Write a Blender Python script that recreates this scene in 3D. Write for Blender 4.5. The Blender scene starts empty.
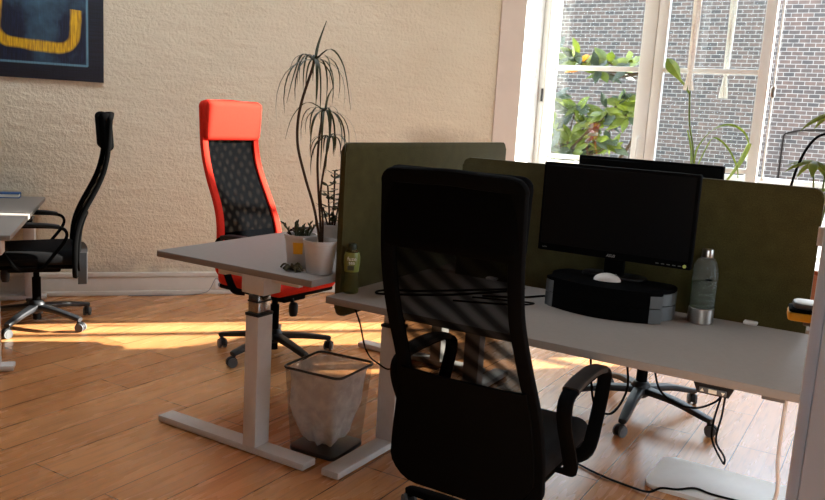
import bpy, bmesh, math, random
from mathutils import Vector, Matrix, Euler, noise
random.seed(7)
PI = math.pi
scene = bpy.context.scene
COL = scene.collection

# ------------------------------------------------------------------ helpers
def R(d): return math.radians(d)
def lin(h):
    if isinstance(h, str):
        h = h.lstrip('#'); c = [int(h[i:i+2], 16)/255 for i in (0, 2, 4)]
    else: c = [v/255 for v in h]
    return tuple(v/12.92 if v <= .04045 else ((v+.055)/1.055)**2.4 for v in c)

def link(o, parent=None):
    COL.objects.link(o)
    if parent is not None: o.parent = parent
    return o
def tag(o, label=None, cat=None, group=None, kind=None):
    if label: o['label'] = label
    if cat: o['category'] = cat
    if group: o['group'] = group
    if kind: o['kind'] = kind
    return o
def thing(name, label, cat, loc=(0, 0, 0), rz=0, group=None):
    o = bpy.data.objects.new(name, None); o.empty_display_size = .05
    o.location = loc; o.rotation_euler = (0, 0, rz); link(o)
    return tag(o, label, cat, group)
def obj(name, bm, mat, parent=None, angle=40, label=None):
    me = bpy.data.meshes.new(name)
    bmesh.ops.recalc_face_normals(bm, faces=bm.faces[:])
    bm.to_mesh(me); bm.free()
    mats = mat if isinstance(mat, (list, tuple)) else [mat]
    for m in mats: me.materials.append(m)
    me.polygons.foreach_set('use_smooth', [True]*len(me.polygons))
    me.set_sharp_from_angle(angle=R(angle))
    o = bpy.data.objects.new(name, me); link(o, parent)
    if label: o['label'] = label
    return o
def struct(name, bm, mat, parent=None, angle=40):
    o = obj(name, bm, mat, parent, angle)
    if parent is None: o['kind'] = 'structure'
    return o
def new(): return bmesh.new()
def box(bm, c, s, bev=0, seg=2, rot=None):
    m = Matrix.Translation(Vector(c))
    if rot is not None: m = m @ Euler(rot).to_matrix().to_4x4()
    m = m @ Matrix.Diagonal((s[0], s[1], s[2], 1))
    r = bmesh.ops.create_cube(bm, size=1, matrix=m)
    if bev > 0:
        es = list({e for v in r['verts'] for e in v.link_edges})
        bmesh.ops.bevel(bm, geom=es, offset=bev, segments=seg, profile=.5, affect='EDGES', clamp_overlap=True)
    return bm
def b2(bm, lo, hi, bev=0, seg=2):
    return box(bm, [(a+b)/2 for a, b in zip(lo, hi)], [abs(b-a) for a, b in zip(lo, hi)], bev, seg)
def ring_faces(bm, A, B):
    n = len(A)
    for i in range(n):
        try: bm.faces.new((A[i], A[(i+1) % n], B[(i+1) % n], B[i]))
        except ValueError: pass
def cyl(bm, p0, p1, r0, r1=None, n=20, cap=True):
    r1 = r0 if r1 is None else r1
    p0, p1 = Vector(p0), Vector(p1); d = (p1-p0).normalized()
    a = Vector((0, 0, 1)) if abs(d.z) < .9 else Vector((1, 0, 0))
    u = d.cross(a).normalized(); v = d.cross(u)
    A = [bm.verts.new(p0+(u*math.cos(2*PI*i/n)+v*math.sin(2*PI*i/n))*r0) for i in range(n)]
    B = [bm.verts.new(p1+(u*math.cos(2*PI*i/n)+v*math.sin(2*PI*i/n))*r1) for i in range(n)]
    ring_faces(bm, A, B)
    if cap: bm.faces.new(A[::-1]); bm.faces.new(B)
    return bm
def catmull(P, k=6, closed=False):
    P = [Vector(p) for p in P]; n = len(P); out = []
    rng = n if closed else n-1
    for i in range(rng):
        if closed: a, b, c, d = P[(i-1) % n], P[i], P[(i+1) % n], P[(i+2) % n]
        else: a, b, c, d = P[max(i-1, 0)], P[i], P[i+1], P[min(i+2, n-1)]
        for j in range(k):
            t = j/k
            out.append(.5*((2*b)+(c-a)*t+(2*a-5*b+4*c-d)*t*t+(3*b-a-3*c+d)*t**3))
    if not closed: out.append(P[-1])
    return out
def tube(bm, pts, r, n=8, closed=False, flat=None, ref=None):
    """sweep of an ellipse (flat=(ru,rv): ru along ref direction)"""
    pts = [Vector(p) for p in pts]; m = len(pts); rings = []
    u = None
    for i, p in enumerate(pts):
        if closed: t = pts[(i+1) % m]-pts[i-1]
        else: t = pts[min(i+1, m-1)]-pts[max(i-1, 0)]
        if t.length < 1e-9: t = Vector((0, 0, 1))
        t.normalize()
        if ref is not None: u = Vector(ref)
        elif u is None: u = Vector((0, 0, 1)) if abs(t.z) < .9 else Vector((1, 0, 0))
        u = (u-t*u.dot(t))
        if u.length < 1e-6: u = t.orthogonal()
        u.normalize(); v = t.cross(u)
        rr = r[i] if isinstance(r, (list, tuple)) else r
        ru, rv = (flat if flat else (1, 1))
        ring = []
        for k in range(n):
            a = 2*PI*(k+.5)/n; cu, sv = math.cos(a), math.sin(a)
            if flat:
                e = .45
                cu = math.copysign(abs(cu)**e, cu); sv = math.copysign(abs(sv)**e, sv)
            ring.append(bm.verts.new(p+u*cu*rr*ru+v*sv*rr*rv))
        rings.append(ring)
    for a, b in zip(rings, rings[1:]): ring_faces(bm, a, b)
    if closed: ring_faces(bm, rings[-1], rings[0])
    else: bm.faces.new(rings[0][::-1]); bm.faces.new(rings[-1])
    return bm
def lathe(bm, prof, n=32, c=(0, 0, 0), cap0=True, cap1=True, sq=None):
    rings = []
    for r, z in prof:
        rings.append([bm.verts.new((c[0]+r*math.cos(2*PI*i/n), c[1]+r*math.sin(2*PI*i/n), c[2]+z)) for i in range(n)])
    for a, b in zip(rings, rings[1:]): ring_faces(bm, a, b)
    if cap0: bm.faces.new(rings[0][::-1])
    if cap1: bm.faces.new(rings[-1])
    return bm
def prism(bm, poly, z0, z1, bev=0, seg=2):
    A = [bm.verts.new((p[0], p[1], z0)) for p in poly]; B = [bm.verts.new((p[0], p[1], z1)) for p in poly]
    n0 = len(bm.faces)
    ring_faces(bm, A, B); f0 = bm.faces.new(A[::-1]); f1 = bm.faces.new(B)
    if bev:
        es = list(f0.edges)+list(f1.edges)
        bmesh.ops.bevel(bm, geom=es, offset=bev, segments=seg, profile=.5, affect='EDGES', clamp_overlap=True)
    return bm
def sheet(bm, f, nu, nv, th=None):
    """grid surface f(u,v), u,v in 0..1; th = vector of the thickness"""
    A = [[bm.verts.new(f(i/nu, j/nv)) for i in range(nu+1)] for j in range(nv+1)]
    for j in range(nv):
        for i in range(nu): bm.faces.new((A[j][i], A[j][i+1], A[j+1][i+1], A[j+1][i]))
    if th is not None:
        th = Vector(th)
        B = [[bm.verts.new(v.co+th) for v in row] for row in A]
        for j in range(nv):
            for i in range(nu): bm.faces.new((B[j][i], B[j+1][i], B[j+1][i+1], B[j][i+1]))
        loopA = A[0][:]+[A[j][-1] for j in range(1, nv+1)]+A[-1][-2::-1]+[A[j][0] for j in range(nv-1, 0, -1)]
        loopB = B[0][:]+[B[j][-1] for j in range(1, nv+1)]+B[-1][-2::-1]+[B[j][0] for j in range(nv-1, 0, -1)]
        ring_faces(bm, loopA, loopB)
    return bm
def rrect(w, h, r, n=6, cx=0, cy=0):
    out = []
    for sx, sy, a0 in ((1, 1, 0), (-1, 1, 90), (-1, -1, 180), (1, -1, 270)):
        for k in range(n+1):
            a = R(a0+90*k/n)
            out.append((cx+sx*(w/2-r)+r*math.cos(a), cy+sy*(h/2-r)+r*math.sin(a)))
    return out
def blade(bm, pts, widths, side, cup=0):
    """leaf ribbon with a folded midrib"""
    pts = [Vector(p) for p in pts]; side = Vector(side).normalized(); prev = None
    for i, p in enumerate(pts):
        t = (pts[min(i+1, len(pts)-1)]-pts[max(i-1, 0)]).normalized()
        s = side-t*side.dot(t)
        s = s.normalized() if s.length > 1e-5 else t.orthogonal().normalized()
        nrm = t.cross(s); w = widths[i]/2
        row = (bm.verts.new(p+s*w+nrm*cup*w), bm.verts.new(p), bm.verts.new(p-s*w+nrm*cup*w))
        if prev:
            bm.faces.new((prev[0], prev[1], row[1], row[0])); bm.faces.new((prev[1], prev[2], row[2], row[1]))
        prev = row
    return bm

def lettering(name, txt, size, mat, parent, loc, rot, align='CENTER', shear=0, ext=.0004):
    cu = bpy.data.curves.new(name, 'FONT'); cu.body = txt; cu.size = size; cu.extrude = ext; cu.align_x = align; cu.shear = shear
    tmp = bpy.data.objects.new(name+'_source', cu); COL.objects.link(tmp)
    me = bpy.data.meshes.new_from_object(tmp.evaluated_get(bpy.context.evaluated_depsgraph_get()))
    bpy.data.objects.remove(tmp); bpy.data.curves.remove(cu)
    me.materials.clear(); me.materials.append(mat)
    o = bpy.data.objects.new(name, me); link(o, parent); o.location = loc; o.rotation_euler = rot
    return o

# ------------------------------------------------------------------ materials
class NT:
    def __init__(s, name):
        s.m = bpy.data.materials.new(name); s.m.use_nodes = True; s.t = s.m.node_tree; s.n = s.t.nodes
        s.b = s.n['Principled BSDF']; s.out = s.n['Material Output']
    def add(s, typ, **k):
        nd = s.n.new(typ)
        for a, v in k.items(): setattr(nd, a, v)
        return nd
    def l(s, a, b): s.t.links.new(a, b)
    def coord(s, scale=(1, 1, 1), loc=(0, 0, 0), rot=(0, 0, 0)):
        tc = s.add('ShaderNodeTexCoord'); mp = s.add('ShaderNodeMapping')
        mp.inputs['Scale'].default_value = scale; mp.inputs['Location'].default_value = loc; mp.inputs['Rotation'].default_value = rot
        s.l(tc.outputs['Object'], mp.inputs['Vector']); return mp.outputs['Vector']
    def noise(s, vec, scale, detail=4, rough=.55):
        nd = s.add('ShaderNodeTexNoise'); nd.inputs['Scale'].default_value = scale
        nd.inputs['Detail'].default_value = detail; nd.inputs['Roughness'].default_value = rough
        s.l(vec, nd.inputs['Vector']); return nd.outputs['Fac']
    def ramp(s, fac, stops):
        nd = s.add('ShaderNodeValToRGB'); cr = nd.color_ramp
        while len(cr.elements) < len(stops): cr.elements.new(.5)
        for e, (p, c) in zip(cr.elements, stops): e.position = p; e.color = (*c, 1)
        s.l(fac, nd.inputs['Fac']); return nd.outputs['Color']
    def mix(s, fac, a, b, mode='MIX'):
        nd = s.add('ShaderNodeMix', data_type='RGBA', blend_type=mode)
        for sock, v in ((nd.inputs[0], fac), (nd.inputs[6], a), (nd.inputs[7], b)):
            if hasattr(v, 'is_linked'): s.l(v, sock)
            else: sock.default_value = (*v, 1) if isinstance(v, tuple) else v
        return nd.outputs[2]
    def math(s, op, a, b=None, c=None):
        nd = s.add('ShaderNodeMath', operation=op)
        for sock, v in zip(nd.inputs, (a, b, c)):
            if v is None: continue
            if hasattr(v, 'is_linked'): s.l(v, sock)
            else: sock.default_value = v
        return nd.outputs[0]
    def bump(s, h, strength=.3, dist=.01):
        nd = s.add('ShaderNodeBump'); nd.inputs['Strength'].default_value = strength; nd.inputs['Distance'].default_value = dist
        s.l(h, nd.inputs['Height']); s.l(nd.outputs['Normal'], s.b.inputs['Normal'])
    def color(s, c):
        if hasattr(c, 'is_linked'): s.l(c, s.b.inputs['Base Color'])
        else: s.b.inputs['Base Color'].default_value = (*c, 1)
    def rough(s, v):
        if hasattr(v, 'is_linked'): s.l(v, s.b.inputs['Roughness'])
        else: s.b.inputs['Roughness'].default_value = v
def plain(name, c, rough=.5, metal=0, spec=.5, var=.06, scale=30, bump=0, bs=200):
    n = NT(name); c = lin(c)
    f = n.noise(n.coord(), scale, 3)
    n.color(n.ramp(f, [(.3, tuple(max(0, v*(1-var)) for v in c)), (.7, tuple(min(1, v*(1+var)) for v in c))]))
    n.rough(rough); n.b.inputs['Metallic'].default_value = metal; n.b.inputs['Specular IOR Level'].default_value = spec
    if bump: n.bump(n.noise(n.coord(), bs, 2), bump, .002)
    return n.m
def see_thru(name, c, alpha, rough=.6, bumpy=0, var=.0, scale=20, trans_col=None, spec=.3):
    """thin woven or clear sheet: part of the light passes between the threads"""
    n = NT(name); n.color(lin(c)); n.rough(rough); n.b.inputs['Specular IOR Level'].default_value = spec
    tr = n.add('ShaderNodeBsdfTransparent')
    if trans_col: tr.inputs['Color'].default_value = (*lin(trans_col), 1)
    mx = n.add('ShaderNodeMixShader')
    if var:
        f = n.noise(n.coord(), scale, 3)
        mr = n.add('ShaderNodeMapRange'); n.l(f, mr.inputs[0])
        mr.inputs[1].default_value = .3; mr.inputs[2].default_value = .7
        mr.inputs[3].default_value = alpha-var; mr.inputs[4].default_value = alpha+var
        n.l(mr.outputs[0], mx.inputs[0])
    else: mx.inputs[0].default_value = alpha
    n.l(tr.outputs[0], mx.inputs[1]); n.l(n.b.outputs[0], mx.inputs[2]); n.l(mx.outputs[0], n.out.inputs['Surface'])
    if bumpy: n.bump(n.noise(n.coord(), bumpy, 3), .6, .01)
    return n.m

M = {}
M['white_metal'] = plain('white_metal', (205, 200, 194), .42, 0, .5, .03)
M['desk_top'] = plain('desk_laminate', (138, 131, 124), .55, 0, .1, .03, 60)
M['desk_edge'] = plain('desk_edge_band', (168, 160, 152), .5, 0, .4, .03)
M['chrome'] = plain('polished_steel', (170, 168, 165), .18, 1, .5, .03)
M['steel'] = plain('brushed_steel', (190, 186, 180), .28, 1, .5, .05)
M['dark_metal'] = plain('dark_metal', (70, 70, 70), .35, .8, .5, .05)
M['black_plastic'] = plain('black_plastic', (14, 14, 15), .5, 0, .3, .08)
M['matte_black'] = plain('matte_black', (7, 7, 7), .85, 0, .04, .1)
M['black_fabric'] = plain('black_fabric', (15, 15, 16), .9, 0, .15, .25, 120, .4, 600)
M['dark_fabric'] = plain('dark_knit', (6, 6, 6), .95, 0, .02, .2, 120, .4, 600)
M['red_fabric'] = plain('red_orange_fabric', (206, 40, 20), .85, 0, .2, .08, 90, .3, 700)
M['wheel_grey'] = plain('grey_rubber', (96, 98, 100), .5, 0, .4, .06)
M['grey_plastic'] = plain('grey_plastic', (120, 124, 126), .4, 0, .5, .05)
M['base_grey'] = plain('dark_grey_base', (30, 32, 35), .45, .1, .4, .06)
M['screen_glass'] = plain('screen_glass', (4, 4, 5), .5, 0, .12, .05)
M['stand_grey'] = plain('silver_grey_plastic', (92, 94, 94), .45, 0, .4, .05)
M['mouse'] = plain('white_gloss_plastic', (226, 222, 216), .3, 0, .5, .02)
M['pot'] = plain('white_ceramic', (208, 204, 198), .5, 0, .4, .04, 20)
M['soil'] = plain('potting_soil', (38, 27, 20), .95, 0, .1, .4, 80, 1, 120)
M['note'] = plain('yellow_paper', (233, 178, 52), .8, 0, .2, .04)
M['ink'] = plain('dark_ink', (70, 52, 30), .8)
M['bark'] = plain('bark', (70, 55, 42), .85, 0, .2, .25, 40, .5, 120)
M['yellow_plastic'] = plain('yellow_plastic', (214, 160, 22), .4, 0, .5, .05)
M['blue_paper'] = plain('blue_card', (28, 84, 138), .6)
M['felt_light'] = plain('felt_olive', (104, 106, 58), .95, 0, .1, .22, 260, .5, 500)
M['cord_white'] = plain('white_cord', (205, 203, 200), .5)
M['white_paint'] = plain('white_paint', (226, 226, 222), .45, 0, .4, .02, 8)
M['reveal_paint'] = plain('reveal_paint', (236, 236, 232), .6, 0, .3, .02, 8)
M['smooth_cream'] = plain('smooth_cream_paint', (214, 198, 182), .7, 0, .2, .03, 6)
M['board'] = plain('grey_board', (242, 238, 232), .4, 0, .35, .04, 14)
M['rope'] = plain('cotton_rope', (238, 233, 224), .9, 0, .1, .12, 60, .6, 200)
M['terracotta'] = plain('terracotta', (172, 96, 62), .8, 0, .2, .1)
M['green_cap'] = plain('dark_green_cap', (38, 50, 26), .5)
M['label_green'] = plain('printed_green_label', (116, 122, 48), .4, 0, .5, .12, 30)
M['label_dark'] = plain('printed_dark_patch', (52, 58, 34), .5)
M['label_white'] = plain('printed_white', (235, 235, 220), .5)
M['label_yellow'] = plain('printed_yellow', (210, 190, 60), .5)
M['cabinet'] = plain('cabinet_paint', (216, 226, 236), .5, 0, .4, .03, 10)
M['cabinet_edge'] = plain('cabinet_edge', (206, 216, 226), .5, 0, .4, .03, 10)
M['logo'] = plain('silver_print', (170, 170, 170), .4, .3)
M['led'] = plain('button_green_white', (190, 205, 110), .4)
M['flat_grey'] = plain('dark_room_paint', (104, 94, 86), .9, 0, .2, .04, 3)
M['ceiling'] = plain('ceiling_paint', (200, 194, 186), .9, 0, .2, .03, 3)

def woven(name, c, lo, hi, spots):
    """black spacer mesh; its two knitted layers interfere, so bands of it are more open than others"""
    n = NT(name); n.color(lin(c)); n.rough(.95); n.b.inputs['Specular IOR Level'].default_value = .02
    def wave(rot, scale, dist):
        w = n.add('ShaderNodeTexWave'); n.l(n.coord((1, .2, 1), (0, 0, 0), (0, R(rot), 0)), w.inputs['Vector'])
        w.inputs['Scale'].default_value = scale; w.inputs['Distortion'].default_value = dist; w.inputs['Detail'].default_value = 1; w.inputs['Detail Scale'].default_value = .8
        return w.outputs['Fac']
    f = wave(52, 5.2, 2.2)
    if spots: f = n.math('MULTIPLY', wave(38, 6.5, 2.0), wave(-42, 5.5, 2.5))
    mr = n.add('ShaderNodeMapRange'); n.l(f, mr.inputs[0]); mr.inputs[1].default_value = .1; mr.inputs[2].default_value = .9; mr.inputs[3].default_value = hi; mr.inputs[4].default_value = lo
    tr = n.add('ShaderNodeBsdfTransparent'); mx = n.add('ShaderNodeMixShader'); n.l(mr.outputs[0], mx.inputs[0])
    n.l(tr.outputs[0], mx.inputs[1]); n.l(n.b.outputs[0], mx.inputs[2]); n.l(mx.outputs[0], n.out.inputs['Surface'])
    return n.m
M['back_mesh'] = woven('woven_back_mesh', (6, 6, 6), .85, .97, False)
M['back_mesh_red'] = woven('woven_back_mesh_dark', (5, 6, 8), .91, .99, True)
M['bin_mesh'] = see_thru('wire_mesh_sheet', (74, 66, 60), .27, .5, 0, .05, 40)
M['bag'] = see_thru('thin_bin_bag', (250, 242, 232), .60, .4, 16, .14, 18)
M['clear'] = see_thru('clear_plastic', (170, 175, 170), .14, .12, 0, 0, 20, (235, 238, 232), .6)
M['water'] = see_thru('water_in_bottle', (110, 122, 108), .22, .1, 0, 0, 20, (200, 215, 200), .5)
M['juice'] = see_thru('pale_green_drink', (90, 90, 50), .45, .1, 0, 0, 20, (225, 225, 185), .5)

def leaf_mat(name, a, b, trans, scale=12, rough=.45):
    n = NT(name); f = n.noise(n.coord(), scale, 3)
    c = n.ramp(f, [(.3, lin(a)), (.7, lin(b))]); n.color(c); n.rough(rough)
    if trans:
        t = n.add('ShaderNodeBsdfTranslucent'); n.l(c, t.inputs['Color'])
        mx = n.add('ShaderNodeMixShader'); mx.inputs[0].default_value = trans
        n.l(n.b.outputs[0], mx.inputs[1]); n.l(t.outputs[0], mx.inputs[2]); n.l(mx.outputs[0], n.out.inputs['Surface'])
    return n.m
M['leaf_dark'] = leaf_mat('dark_leaf', (34, 44, 22), (62, 68, 32), .2)
M['leaf_jade'] = leaf_mat('jade_leaf', (44, 54, 30), (72, 80, 46), .1)
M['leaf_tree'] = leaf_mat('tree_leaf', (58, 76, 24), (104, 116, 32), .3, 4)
M['leaf_tree_dark'] = leaf_mat('tree_leaf_dark', (34, 48, 36), (58, 72, 54), .15, 4)
M['leaf_orange'] = leaf_mat('turning_leaf', (190, 130, 30), (160, 96, 24), .3)
M['leaf_fresh'] = leaf_mat('fresh_leaf', (82, 102, 30), (120, 132, 48), .35)

def floor_mat():
    n = NT('laminate_planks')
    v = n.coord((1, 1, 1), (0, 0, 0), (0, 0, R(-90)))        # planks run along the room's Y
    br = n.add('ShaderNodeTexBrick'); n.l(v, br.inputs['Vector'])
    br.offset = .38; br.offset_frequency = 2; br.squash = 1
    br.inputs['Scale'].default_value = 1; br.inputs['Mortar Size'].default_value = .0023; br.inputs['Mortar Smooth'].default_value = .2
    br.inputs['Brick Width'].default_value = 1.28; br.inputs['Row Height'].default_value = .2065; br.inputs['Bias'].default_value = 0
    br.inputs['Color1'].default_value = (*lin((208, 147, 93)), 1); br.inputs['Color2'].default_value = (*lin((192, 128, 77)), 1)
    br.inputs['Mortar'].default_value = (*lin((52, 26, 13)), 1)
    mp = v.node; mp.inputs['Location'].default_value = (.72, .128, 0)
    g = n.noise(n.coord((26, 1.6, 1)), 2.2, 5, .6)
    g2 = n.noise(n.coord((9, 1.2, 1)), 1.4, 3)
    grain = n.ramp(g, [(.32, (.62, .55, .5)), (.5, (.95, .94, .93)), (.75, (1.06, 1.05, 1.04))])
    gr2 = n.ramp(g2, [(.3, (.86, .84, .82)), (.7, (1.06, 1.06, 1.06))])
    c = n.mix(.75, br.outputs['Color'], grain, 'MULTIPLY'); c = n.mix(.8, c, gr2, 'MULTIPLY')
    n.color(c)
    n.rough(n.math('MULTIPLY_ADD', g2, .14, .2)); n.b.inputs['Specular IOR Level'].default_value = .5
    inv = n.math('SUBTRACT', 1, br.outputs['Fac']); n.bump(inv, .35, .002)
    return n.m
M['floor'] = floor_mat()

def plaster_mat():
    n = NT('rough_painted_plaster')
    v = n.coord()
    big = n.noise(n.coord((1, 1, 1)), 1.1, 4)
    c = n.ramp(big, [(.3, lin((211, 197, 170))), (.7, lin((222, 209, 183)))])
    # worn grey band just above the skirting
    tc = n.add('ShaderNodeTexCoord'); sx = n.add('ShaderNodeSeparateXYZ'); n.l(tc.outputs['Object'], sx.inputs[0])
    low = n.add('ShaderNodeMapRange'); n.l(sx.outputs['Z'], low.inputs[0])
    for i, vv in ((1, .17), (2, .42), (3, 1), (4, 0)): low.inputs[i].default_value = vv
    st = n.noise(v, 5, 5, .65)
    st = n.ramp(st, [(.42, (0, 0, 0)), (.62, (1, 1, 1))])
    f = n.math('MULTIPLY', low.outputs[0], st); f = n.math('MULTIPLY', f, .75)
    c = n.mix(f, c, lin((172, 158, 142)))
    # old damp mark low on the wall near the window
    dv = n.add('ShaderNodeVectorMath', operation='SUBTRACT'); n.l(tc.outputs['Object'], dv.inputs[0]); dv.inputs[1].default_value = (-3.25, 5.74, 1.24)
    ds = n.add('ShaderNodeVectorMath', operation='MULTIPLY'); n.l(dv.outputs[0], ds.inputs[0]); ds.inputs[1].default_value = (2.2, 2.2, 7.5)
    dl = n.add('ShaderNodeVectorMath', operation='LENGTH'); n.l(ds.outputs[0], dl.inputs[0])
    mk = n.add('ShaderNodeMapRange'); mk.interpolation_type = 'SMOOTHSTEP'; n.l(n.math('ADD', dl.outputs['Value'], n.math('MULTIPLY', n.noise(v, 6, 4), .9)), mk.inputs[0])
    for i, vv in ((1, .5), (2, 1.5), (3, .55), (4, 0)): mk.inputs[i].default_value = vv
    c = n.mix(mk.outputs[0], c, lin((150, 132, 112)))
    n.color(c); n.rough(.9); n.b.inputs['Specular IOR Level'].default_value = .2
    # lumpy brushed paint over old brick courses
    a = n.noise(v, 42, 4, .6); b = n.noise(n.coord((1, 1, 3.2)), 4.5, 4, .55)
    w = n.noise(n.coord((.7, .7, 6)), 2.2, 3)
    h = n.math('ADD', n.math('MULTIPLY', a, .55), n.math('MULTIPLY', b, .8)); h = n.math('ADD', h, n.math('MULTIPLY', w, .45))
    n.bump(h, .85, .02)
    return n.m
M['plaster'] = plaster_mat()

def brick_mat():
    n = NT('old_brickwork')
    v = n.coord((1, 1, 1), (0, 0, 0), (R(90), 0, 0))
    br = n.add('ShaderNodeTexBrick'); n.l(v, br.inputs['Vector'])
    br.inputs['Scale'].default_value = 1; br.inputs['Brick Width'].default_value = .205; br.inputs['Row Height'].default_value = .082
    br.inputs['Mortar Size'].default_value = .008; br.inputs['Mortar Smooth'].default_value = .3; br.inputs['Bias'].default_value = .1
    br.inputs['Color1'].default_value = (*lin((54, 51, 50)), 1); br.inputs['Color2'].default_value = (*lin((92, 73, 64)), 1)
    br.inputs['Mortar'].default_value = (*lin((146, 141, 134)), 1)
    g = n.noise(n.coord(), 7, 4); p = n.noise(n.coord((1, 1, 1)), .6, 3)
    c = n.mix(.8, br.outputs['Color'], n.ramp(g, [(.3, (.6, .6, .62)), (.7, (1.2, 1.14, 1.1))]), 'MULTIPLY')
    c = n.mix(n.math('MULTIPLY', p, .35), c, lin((92, 90, 88)))
    n.color(c); n.rough(.9)
    n.bump(n.math('ADD', n.math('SUBTRACT', 1, br.outputs['Fac']), n.math('MULTIPLY', g, .5)), .6, .01)
    return n.m
M['brick'] = brick_mat()

def felt_mat():
    n = NT('felt_dark_olive'); a = n.noise(n.coord(), 240, 3); b = n.noise(n.coord(), 18, 3)
    f = n.math('ADD', n.math('MULTIPLY', a, .7), n.math('MULTIPLY', b, .3))
    n.color(n.ramp(f, [(.3, lin((52, 47, 24))), (.7, lin((82, 77, 43)))])); n.rough(.95); n.b.inputs['Specular IOR Level'].default_value = .1
    n.b.inputs['Sheen Weight'].default_value = .15
    n.bump(a, .5, .002); return n.m
M['felt'] = felt_mat()

def painting_mat():
    """object coords: x along the canvas (0 at the right edge, negative leftwards), z from the bottom edge"""
    n = NT('painted_canvas')
    tc = n.add('ShaderNodeTexCoord'); wob = n.add('ShaderNodeTexNoise'); wob.inputs['Scale'].default_value = 6
    n.l(tc.outputs['Object'], wob.inputs['Vector'])
    sub = n.add('ShaderNodeVectorMath', operation='MULTIPLY_ADD'); n.l(wob.outputs['Color'], sub.inputs[0])
    sub.inputs[1].default_value = (.03, 0, .03); n.l(tc.outputs['Object'], sub.inputs[2])
    mp = n.add('ShaderNodeMapping'); n.l(sub.outputs[0], mp.inputs[0]); mp.inputs['Rotation'].default_value = (0, R(-3), 0)
    s = n.add('ShaderNodeSeparateXYZ'); n.l(mp.outputs[0], s.inputs[0])
    def ring(cx, cz, hw, hh, rad, src):
        dx = n.math('ADD', n.math('ABSOLUTE', n.math('SUBTRACT', src.outputs['X'], cx)), -(hw-rad))
        dz = n.math('ADD', n.math('ABSOLUTE', n.math('SUBTRACT', src.outputs['Z'], cz)), -(hh-rad))
        mx = n.math('MAXIMUM', dx, 0); mz = n.math('MAXIMUM', dz, 0)
        ln = n.math('SQRT', n.math('ADD', n.math('MULTIPLY', mx, mx), n.math('MULTIPLY', mz, mz)))
        ins = n.math('MINIMUM', n.math('MAXIMUM', dx, dz), 0)
        return n.math('ABSOLUTE', n.math('SUBTRACT', n.math('ADD', ln, ins), rad))
    def band(d, w, soft):
        r = n.add('ShaderNodeMapRange'); n.l(d, r.inputs[0])
        for i, v in ((1, w), (2, w+soft), (3, 1), (4, 0)): r.inputs[i].default_value = v
        return r.outputs[0]
    vx = n.coord((40, 1, 3)); streak = n.noise(vx, 3, 4)
    hz = n.coord((3, 1, 60)); hst = n.noise(hz, 2, 4)
    base = n.ramp(streak, [(.3, lin((6, 10, 24))), (.6, lin((14, 26, 54))), (.8, lin((28, 54, 86)))])
    bl = n.noise(n.coord((1, 1, 1), (3, 0, 0)), 3.2, 4)
    base = n.mix(n.ramp(bl, [(.52, (0, 0, 0)), (.74, (.55, .55, .55))]), base, lin((84, 128, 148)))
    s0 = n.add('ShaderNodeSeparateXYZ'); n.l(tc.outputs['Object'], s0.inputs[0])
    edge = n.ramp(hst, [(.35, lin((5, 7, 16))), (.7, lin((16, 22, 42)))])
    inside = n.math('MULTIPLY', n.math('LESS_THAN', s0.outputs['X'], -.105), n.math('GREATER_THAN', s0.outputs['Z'], .105))
    base = n.mix(inside, edge, base)
    line = band(ring(-.62, .62, .515, .515, .004, s0), .004, .006)
    base = n.mix(n.math('MULTIPLY', line, n.math('MULTIPLY_ADD', streak, .8, .25)), base, lin((112, 158, 176)))
    U = band(ring(-.43, .55, .245, .335, .10, s), .026, .016)
    low = n.math('LESS_THAN', s.outputs['Z'], .48)
    yel = n.ramp(streak, [(.3, lin((168, 112, 14))), (.6, lin((232, 184, 22)))])
    fade = n.math('MULTIPLY_ADD', streak, .5, .65)
    base = n.mix(n.math('MINIMUM', n.math('MULTIPLY', n.math('MULTIPLY', U, low), fade), 1), base, yel)
    n.color(base); n.rough(.6); n.bump(n.math('ADD', streak, hst), .3, .004)
    return n.m
M['painting'] = painting_mat()
def glass_mat():
    n = NT('window_glass'); tr = n.add('ShaderNodeBsdfTransparent'); tr.inputs['Color'].default_value = (.96, .98, .97, 1)
    gl = n.add('ShaderNodeBsdfGlossy'); gl.inputs['Roughness'].default_value = .0
    lw = n.add('ShaderNodeLayerWeight'); lw.inputs['Blend'].default_value = .5
    frv = n.math('MULTIPLY_ADD', n.math('POWER', lw.outputs['Facing'], 5.0), .6, .03)
    df = n.add('ShaderNodeBsdfDiffuse'); df.inputs['Color'].default_value = (.8, .82, .82, 1)
    v = n.noise(n.coord((2, 1, 1)), 1.5, 3)
    m1 = n.add('ShaderNodeMixShader'); n.l(frv, m1.inputs[0]); n.l(tr.outputs[0], m1.inputs[1]); n.l(gl.outputs[0], m1.inputs[2])
    m2 = n.add('ShaderNodeMixShader'); n.l(n.math('MULTIPLY', v, .012), m2.inputs[0])           # dusty pane
    n.l(m1.outputs[0], m2.inputs[1]); n.l(df.outputs[0], m2.inputs[2]); n.l(m2.outputs[0], n.out.inputs['Surface'])
    return n.m
M['glass'] = glass_mat()

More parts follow.
